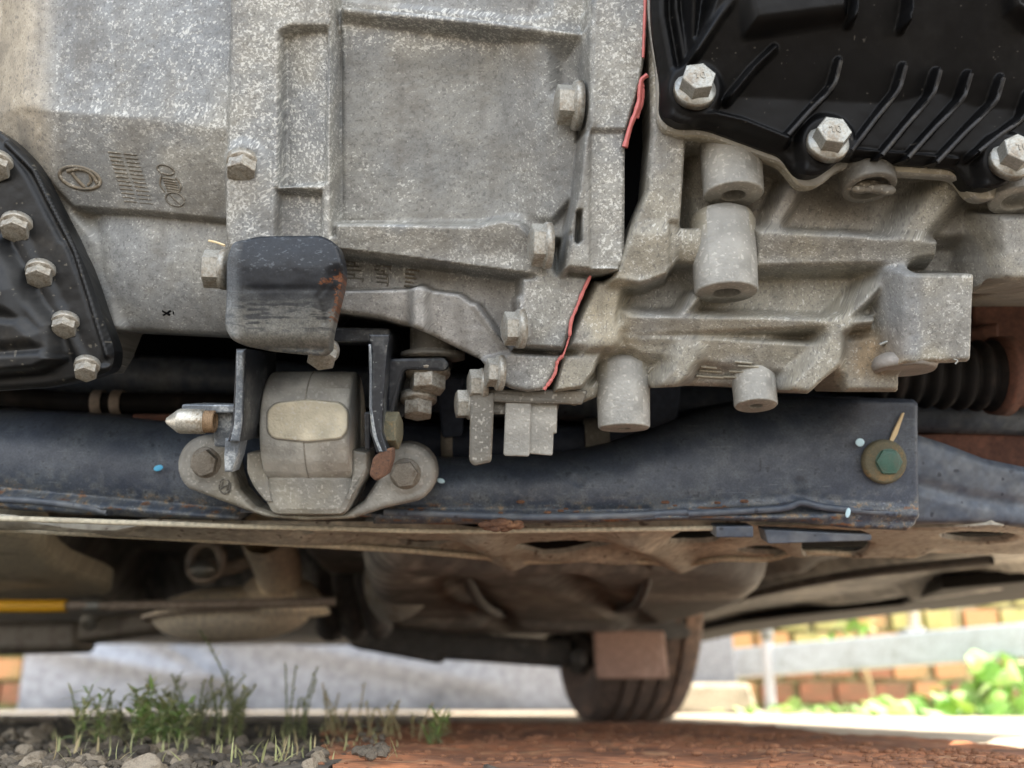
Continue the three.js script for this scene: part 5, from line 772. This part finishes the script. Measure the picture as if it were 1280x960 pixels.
// ================= grey sheet, panel, block, rail, pole =================
{
  const a = W(20, 885, -4.0), b = W(846, 885, -4.0);
  const s = new Relief({ step: 0.02, rim: 0.004, skirt: 0.012, conv: false, outline: [[a[0], 0.004], [b[0], 0.004], [b[0], 1.1], [a[0], 1.1]], base: (x, y) => {
    let h = 0.05 * (fbm(x * 1.3, y * 2.2 + 3, 3) - 0.5); const fold = (cx, cy, sl, w, k) => { const d = y - (cy + sl * (x - cx)); return k * Math.exp(-d * d / (w * w)); };
    h += fold(-1.4, 0.16, -0.18, 0.03, 0.045) * sst(-2, -1.6, x) * (1 - sst(-1.2, -1, x)) + fold(-1.25, 0.2, -0.55, 0.02, 0.05) * (1 - sst(-1.15, -1.0, x)) * sst(-1.6, -1.4, x) + fold(-0.6, 0.2, -0.2, 0.05, 0.04) * (1 - sst(-0.2, 0.1, x)); h += 0.012 * sst(0.3, 0.0, y) * Math.sin(x * 5 + 2 * Math.sin(x * 2)); return h; } }); s.uvm = true; const g = s.build(); g.translate(0, 0, -4.0);
  const th = wthing('grey_sheet', 'big light grey plastic sheet hung behind the car with soft folds', 'tarpaulin', [(a[0] + b[0]) / 2, 0, -4.0]);
  part(th, 'sheet', g, dirty([156, 158, 163], [126, 128, 133], 0.3, 1.4, 101, { roughness: 0.5, bumpScale: 0.0006 }));
  const p0 = W(846, 868, -3.6), p1 = W(921, 868, -3.6);
  const pt = wthing('standing_board', 'smooth mid grey board standing on the pale block right of the tyre', 'board', [(p0[0] + p1[0]) / 2, 0.06, -3.6]);
  const ps = new THREE.Shape([[p0[0], p0[1]], [p1[0], p1[1]], [p1[0] - 0.03, 0.7], [p0[0] + 0.025, 0.7]].map((q) => new THREE.Vector2(...q)));
  const pg = new THREE.ExtrudeGeometry(ps, { depth: 0.03, bevelEnabled: true, bevelSize: 0.006, bevelThickness: 0.006, bevelSegments: 3 }); pg.translate(0, 0, -3.63);
  part(pt, 'board', boxUV(pg), dirty([142, 144, 150], [124, 126, 132], 0.3, 0.6, 103, { roughness: 0.5 }));
  const fr = new RoundedBoxGeometry(0.05, 0.66, 0.04, 2, 0.008); fr.translate(p0[0] - 0.012, 0.38, -3.65); part(pt, 'side_strip', boxUV(fr), dirty([168, 148, 136], [140, 122, 112], 0.3, 0.5, 104));
  const cb = W(880, 890, -3.45), ct = thingBlock(cb);
  function thingBlock(c) { const t = wthing('concrete_block', 'pale rough concrete block under the grey panel', 'concrete block', [c[0], 0, c[2]]); const g = new RoundedBoxGeometry(0.27, 0.1, 0.2, 6, 0.02), p = g.attributes.position; for (let i = 0; i < p.count; i++) { const k = 1 + 0.12 * (fbm(p.getX(i) * 14 + 3, p.getY(i) * 14 + p.getZ(i) * 9, 3) - 0.5), y = p.getY(i); p.setXYZ(i, p.getX(i) * k * (1 + (y < 0 ? 0.14 : 0)), y * k, p.getZ(i) * k); } g.computeVertexNormals(); g.translate(c[0], 0.044, c[2]); part(t, 'block', boxUV(g), dirty([188, 178, 158], [150, 140, 122], 0.4, 0.3, 105, { roughness: 0.95, bumpScale: 0.003 })); return t; }
  const r0 = V(W(908, 830, -3.75)), r1 = V(W(1345, 796, -2.95)); const rt = wthing('metal_rail', 'wide white metal rail crossing in front of the brick wall', 'rail', r0.clone().add(r1).multiplyScalar(0.5).toArray());
  const dir = r1.clone().sub(r0), len = dir.length(); const rs = new THREE.Shape(roundPoly([[-0.026, -0.05], [0.026, -0.05], [0.026, 0.05], [-0.026, 0.05]], 0.008).map((q) => new THREE.Vector2(...q))); const rg = new THREE.ExtrudeGeometry(rs, { depth: len, bevelEnabled: false });
  part(rt, 'beam', aim(boxUV(rg), r0.toArray(), dir.toArray()), dirty([190, 198, 206], [166, 172, 176], 0.3, 0.4, 107, { roughness: 0.45 }));
  { const c = V(W(1140, 795, -3.32)); const g = new RoundedBoxGeometry(0.07, 0.05, 0.07, 3, 0.01); g.translate(...c.toArray()); const bl = part(rt, 'bracket', boxUV(g), M.boltWhite); const g2 = new RoundedBoxGeometry(0.03, 0.24, 0.03, 2, 0.006); g2.translate(c.x + 0.01, c.y + 0.13, c.z); part(rt, 'upright', boxUV(g2), dirty([196, 188, 170], [170, 150, 110], 0.4, 0.3, 108)); }
  const pb = W(964, 896, -3.6); const pl = wthing('thin_pole', 'thin white pole standing left in front of the brick wall', 'pole', [pb[0], 0, pb[2]]);
  part(pl, 'tube', boxUV(tube([[pb[0], -0.02, pb[2]], [pb[0] + 0.006, 0.3, pb[2]], [pb[0] + 0.02, 0.9, pb[2]]], 0.0175, 12, 14)), dirty([200, 200, 204], [170, 168, 166], 0.3, 0.3, 109, { roughness: 0.45 })); part(pl, 'collar', aim(boxUV(lathe([[0.017, -0.02], [0.023, -0.018], [0.023, 0.018], [0.017, 0.02]], 18)), [pb[0] + 0.006, 0.26, pb[2]], [0.02, 1, 0]), M.boltWhite);
}
// ================= plants =================
const leafMat = (c, t = 0.3) => new THREE.MeshPhysicalMaterial({ color: new THREE.Color(...c), roughness: 0.7, transmission: t, thickness: 0, side: THREE.DoubleSide });
const LM = [leafMat([0.2, 0.42, 0.06], 0.4), leafMat([0.28, 0.5, 0.08], 0.4), leafMat([0.36, 0.52, 0.1], 0.4)], weedM = [leafMat([0.3, 0.31, 0.12], 0.35), leafMat([0.42, 0.42, 0.18], 0.35), leafMat([0.27, 0.27, 0.13], 0.3), leafMat([0.28, 0.42, 0.1], 0.4)], strawM = std({ color: new THREE.Color(0.34, 0.27, 0.14), roughness: 0.9 }), stemM = std({ color: new THREE.Color(0.13, 0.15, 0.05), roughness: 0.8 });
function blade(len, wid, bend, n = 4) { // pointed leaf along +y curling towards +z
  const p = [], uv = [], id = []; for (let i = 0; i <= n; i++) { const t = i / n, w = wid * Math.sin(Math.PI * Math.min(1, 0.12 + t * 0.88)) * (1 - t * 0.25) * 0.5, y = len * (t - 0.12 * bend * t * t), z = bend * len * t * t * 0.5; p.push(-w, y, z + 0.15 * w, 0, y, z - 0.1 * w, w, y, z + 0.15 * w); uv.push(0, t, .5, t, 1, t); if (i) { const a = (i - 1) * 3, b = i * 3; id.push(a, a + 1, b, a + 1, b + 1, b, a + 1, a + 2, b + 1, a + 2, b + 2, b + 1); } }
  const g = new THREE.BufferGeometry(); g.setAttribute('position', new THREE.Float32BufferAttribute(p, 3)); g.setAttribute('uv', new THREE.Float32BufferAttribute(uv, 2)); g.setIndex(id); g.computeVertexNormals(); return g.toNonIndexed();
}
const stuff = (m) => { m.userData.kind = 'stuff'; return m; };
function weed(name, label, px, py, z, stems, seed, o = {}) {
  const r = rng(seed), base = W(px, py, z); base[1] = 0.006; const t = wthing(name, label, o.cat ?? 'weed', base, o.group); const st = [], lv = [[], []], k = -z / F; stems = Math.round(stems * 1.2); o.len = (o.len ?? 13) * 0.8; o.h = (o.h ?? 50) * 1.12;
  for (let s = 0; s < stems; s++) {
    const H = (o.h ?? 50) * k * (0.55 + 0.6 * r()), a = r() * 6.28, ln = (o.lean ?? 0.5) * H * (0.3 + 0.9 * r()); const b0 = [base[0] + (r() - .5) * (o.spread ?? 40) * k, base[1], base[2] + (r() - .5) * (o.spread ?? 40) * k];
    const pts = [b0, [b0[0] + Math.cos(a) * ln * 0.3, b0[1] + H * 0.5, b0[2] + Math.sin(a) * ln * 0.3], [b0[0] + Math.cos(a) * ln, b0[1] + H, b0[2] + Math.sin(a) * ln]];
    const c = new THREE.CatmullRomCurve3((o.path && s === 0 ? o.path : pts).map(V)); st.push(boxUV(new THREE.TubeGeometry(c, 10, (o.sr ?? 0.9) * k, 5)));
    const n = o.leaves ?? 12; for (let i = 0; i < n; i++) { const q = 0.15 + 0.85 * (i + r()) / n, p = c.getPointAt(Math.min(1, q)); const g = blade((o.len ?? 13) * k * (0.5 + 0.9 * r()), (o.wid ?? 4) * k * (0.6 + 0.8 * r()), 0.3 + r() * 0.8); g.rotateX(0.4 + r() * 1.1); g.rotateY(r() * 6.28); g.translate(p.x, p.y, p.z); lv[r() < 0.65 ? 0 : 1].push(g); }
  }
  part(t, 'stem', st, o.stem ?? stemM); if (lv[0].length) stuff(part(t, 'foliage', lv[0], weedM[o.m ?? 0])); if (lv[1].length) stuff(part(t, 'foliage', lv[1], weedM[o.m2 ?? 1])); return t;
}
weed('tall_weed', 'tallest weed, a thin bent stem reaching up in front of the grey sheet', 290, 920, -1.12, 3, 3, { path: [W(290, 922, -1.12), W(288, 870, -1.12), W(272, 826, -1.12), W(250, 788, -1.12)], leaves: 49, h: 70, len: 11, wid: 3, lean: 0.25, spread: 20, m: 0 });
weed('weed', 'bushy olive weed directly below the tallest bent stem', 262, 930, -1.05, 13, 7, { h: 62, leaves: 41, spread: 70, len: 13, wid: 3.4, m: 2 });
weed('weed', 'bright green leafy weed among stones below the silencer', 190, 948, -0.98, 11, 8, { h: 62, leaves: 22, spread: 60, len: 24, wid: 7, m: 3, m2: 1 });
weed('weed', 'pale sparse weed with a two leaved tip at far left of the clump', 105, 940, -0.95, 5, 9, { h: 58, leaves: 17, spread: 44, len: 20, wid: 5, m: 1, m2: 3 });
weed('weed', 'tiny leaved weed rising between the bushy clump and the mount', 368, 930, -1.15, 5, 10, { h: 74, leaves: 30, spread: 30, len: 9, wid: 3, lean: 0.2, m: 0 });
weed('weed', 'low brownish weed right of the thin upright one', 425, 936, -1.15, 6, 11, { h: 50, leaves: 22, spread: 44, len: 10, wid: 2.6, m: 0, stem: strawM });
weed('weed', 'small yellow green grass tuft at the edge of the red soil', 540, 956, -1.0, 6, 12, { h: 34, leaves: 9, spread: 14, len: 34, wid: 4, m: 3, m2: 1 });
weed('weed', 'tangled dry weed at the right end of the clump', 490, 945, -1.08, 9, 13, { h: 46, leaves: 17, spread: 70, len: 10, wid: 2.4, m: 0, stem: strawM });
weed('weed', 'dense grey green weed left of the bushy olive one', 225, 936, -1.2, 10, 14, { h: 56, leaves: 30, spread: 70, len: 12, wid: 3.4, m: 2 });
weed('weed', 'yellowish weed between the far left weed and the bright green one', 140, 950, -1.02, 9, 15, { h: 50, leaves: 20, spread: 60, len: 14, wid: 4, m: 1, m2: 0 });
{ const r = rng(40), g = [], g2 = []; for (let i = 0; i < 300; i++) { const px = 60 + 440 * r(), p = WG(px, 912 + 48 * r(), 0.008); if (p[2] > -0.6) continue; const k = 1 / F; const b = blade((10 + 16 * r()) * k, (1.2 + 1.8 * r()) * k, r() * 1.4); b.rotateX((r() - .3) * 2.0); b.rotateY(r() * 6.3); b.translate(...p); (r() < 0.75 ? g : g2).push(b); }
  const add = (gg, m, name, label) => { const q = new THREE.Mesh(mergeGeometries(gg), m); q.name = name; q.userData = { kind: 'stuff', label, category: 'grass' }; q.castShadow = q.receiveShadow = true; scene.add(q); };
  add(g, weedM[1], 'short_grass', 'short green grass blades growing among the gravel'); add(g2, strawM, 'dry_grass', 'dry straw coloured grass blades lying among the gravel'); }
{ // broad leaved plants by the brick wall
  const r = rng(55); const rl = (R) => { const g = new THREE.CircleGeometry(R, 12), p = g.attributes.position; for (let i = 0; i < p.count; i++) { const x = p.getX(i), y = p.getY(i); p.setZ(i, -0.25 * x * x / R - 0.2 * y * y / R + 0.12 * R * Math.abs(Math.sin(y / R * 5))); p.setX(i, x * 0.8); } g.computeVertexNormals(); return g; };
  const gl = [rl(0.03), rl(0.036), rl(0.026)];
  function bush(name, label, pts, z, n, o = {}) {
    const xs = pts.map((p) => p[0]), c = W((Math.min(...xs) + Math.max(...xs)) / 2, 900, z); c[1] = 0; const t = wthing(name, label, 'plant', c, o.group); const st = [];
    for (let i = 0; i < n; i++) { const q = pts[Math.floor(r() * pts.length)], px = q[0] + (r() - .5) * q[2], py = q[1] + (r() - .5) * q[3]; const zz = z + (r() - .5) * (o.deep ?? 0.35), p = W(px, py, zz); p[1] = Math.max(0.015, p[1]);
      const m = new THREE.Mesh(gl[i % 3], LM[Math.floor(r() * 3)]); m.name = 'leaf'; m.position.set(p[0] - c[0], p[1], p[2] - c[2]); m.scale.setScalar((o.s ?? 1) * (0.7 + 0.6 * r())); m.rotation.set(-1.1 + (r() - .5) * 1.4, (r() - .5) * 1.6, r() * 6); m.castShadow = m.receiveShadow = true; t.add(m);
      if (i % 3 === 0 && !o.stems) st.push(boxUV(tube([[c[0] + (p[0] - c[0]) * 0.8, 0, p[2]], [(c[0] * 0.2 + p[0] * 0.8), p[1] * 0.5, p[2]], p], 0.0025, 6, 5))); }
    for (const s of o.stems ?? []) st.push(boxUV(tube(s.map(([x, y]) => W(x, y, z)), 0.008, 16, 7))); const sm = part(t, 'stem', st, o.stemM ?? stemM); if (!o.stems || st.length > 1) stuff(sm); return t;
  }
  bush('leafy_plant', 'large bright green round leaved plant at lower right by the rail', [[1210, 880, 90, 60], [1250, 865, 80, 80], [1160, 890, 90, 40], [1275, 880, 60, 70], [1255, 838, 50, 36], [1120, 895, 60, 36]], -3.0, 200);
  bush('leafy_plant', 'small round leaved plant beside the thin pole', [[995, 888, 16, 18], [985, 900, 40, 8]], -3.4, 12, { s: 0.8 });
  bush('leafy_plant', 'small pale green plant between the pole and the large plant', [[1060, 900, 36, 16], [1050, 905, 60, 8]], -3.3, 18, { s: 0.8 });
  bush('leafy_plant', 'dark green plant just left of the large bright one', [[1105, 890, 30, 24]], -3.3, 16, { s: 0.85 });
  bush('leafy_plant', 'pale flat leaves at the foot of the concrete block', [[920, 902, 60, 8]], -3.3, 12, { s: 0.7 });
  bush('climbing_plant', 'yellow green climbing plant with leaves above the rail', [[1070, 775, 44, 24], [1055, 795, 40, 22], [1080, 762, 30, 14]], -3.9, 40, { s: 0.9, deep: 0.12, stems: [[[1096, 892], [1086, 850], [1076, 820], [1070, 770]]], stemM: strawM });
  bush('climbing_plant', 'bare tan stem leaning right above the large plant', [[1205, 735, 30, 16]], -3.8, 6, { s: 0.7, deep: 0.1, stems: [[[1220, 890], [1212, 850], [1200, 810], [1190, 745]]], stemM: strawM });
}
renderer.render(scene, camera);
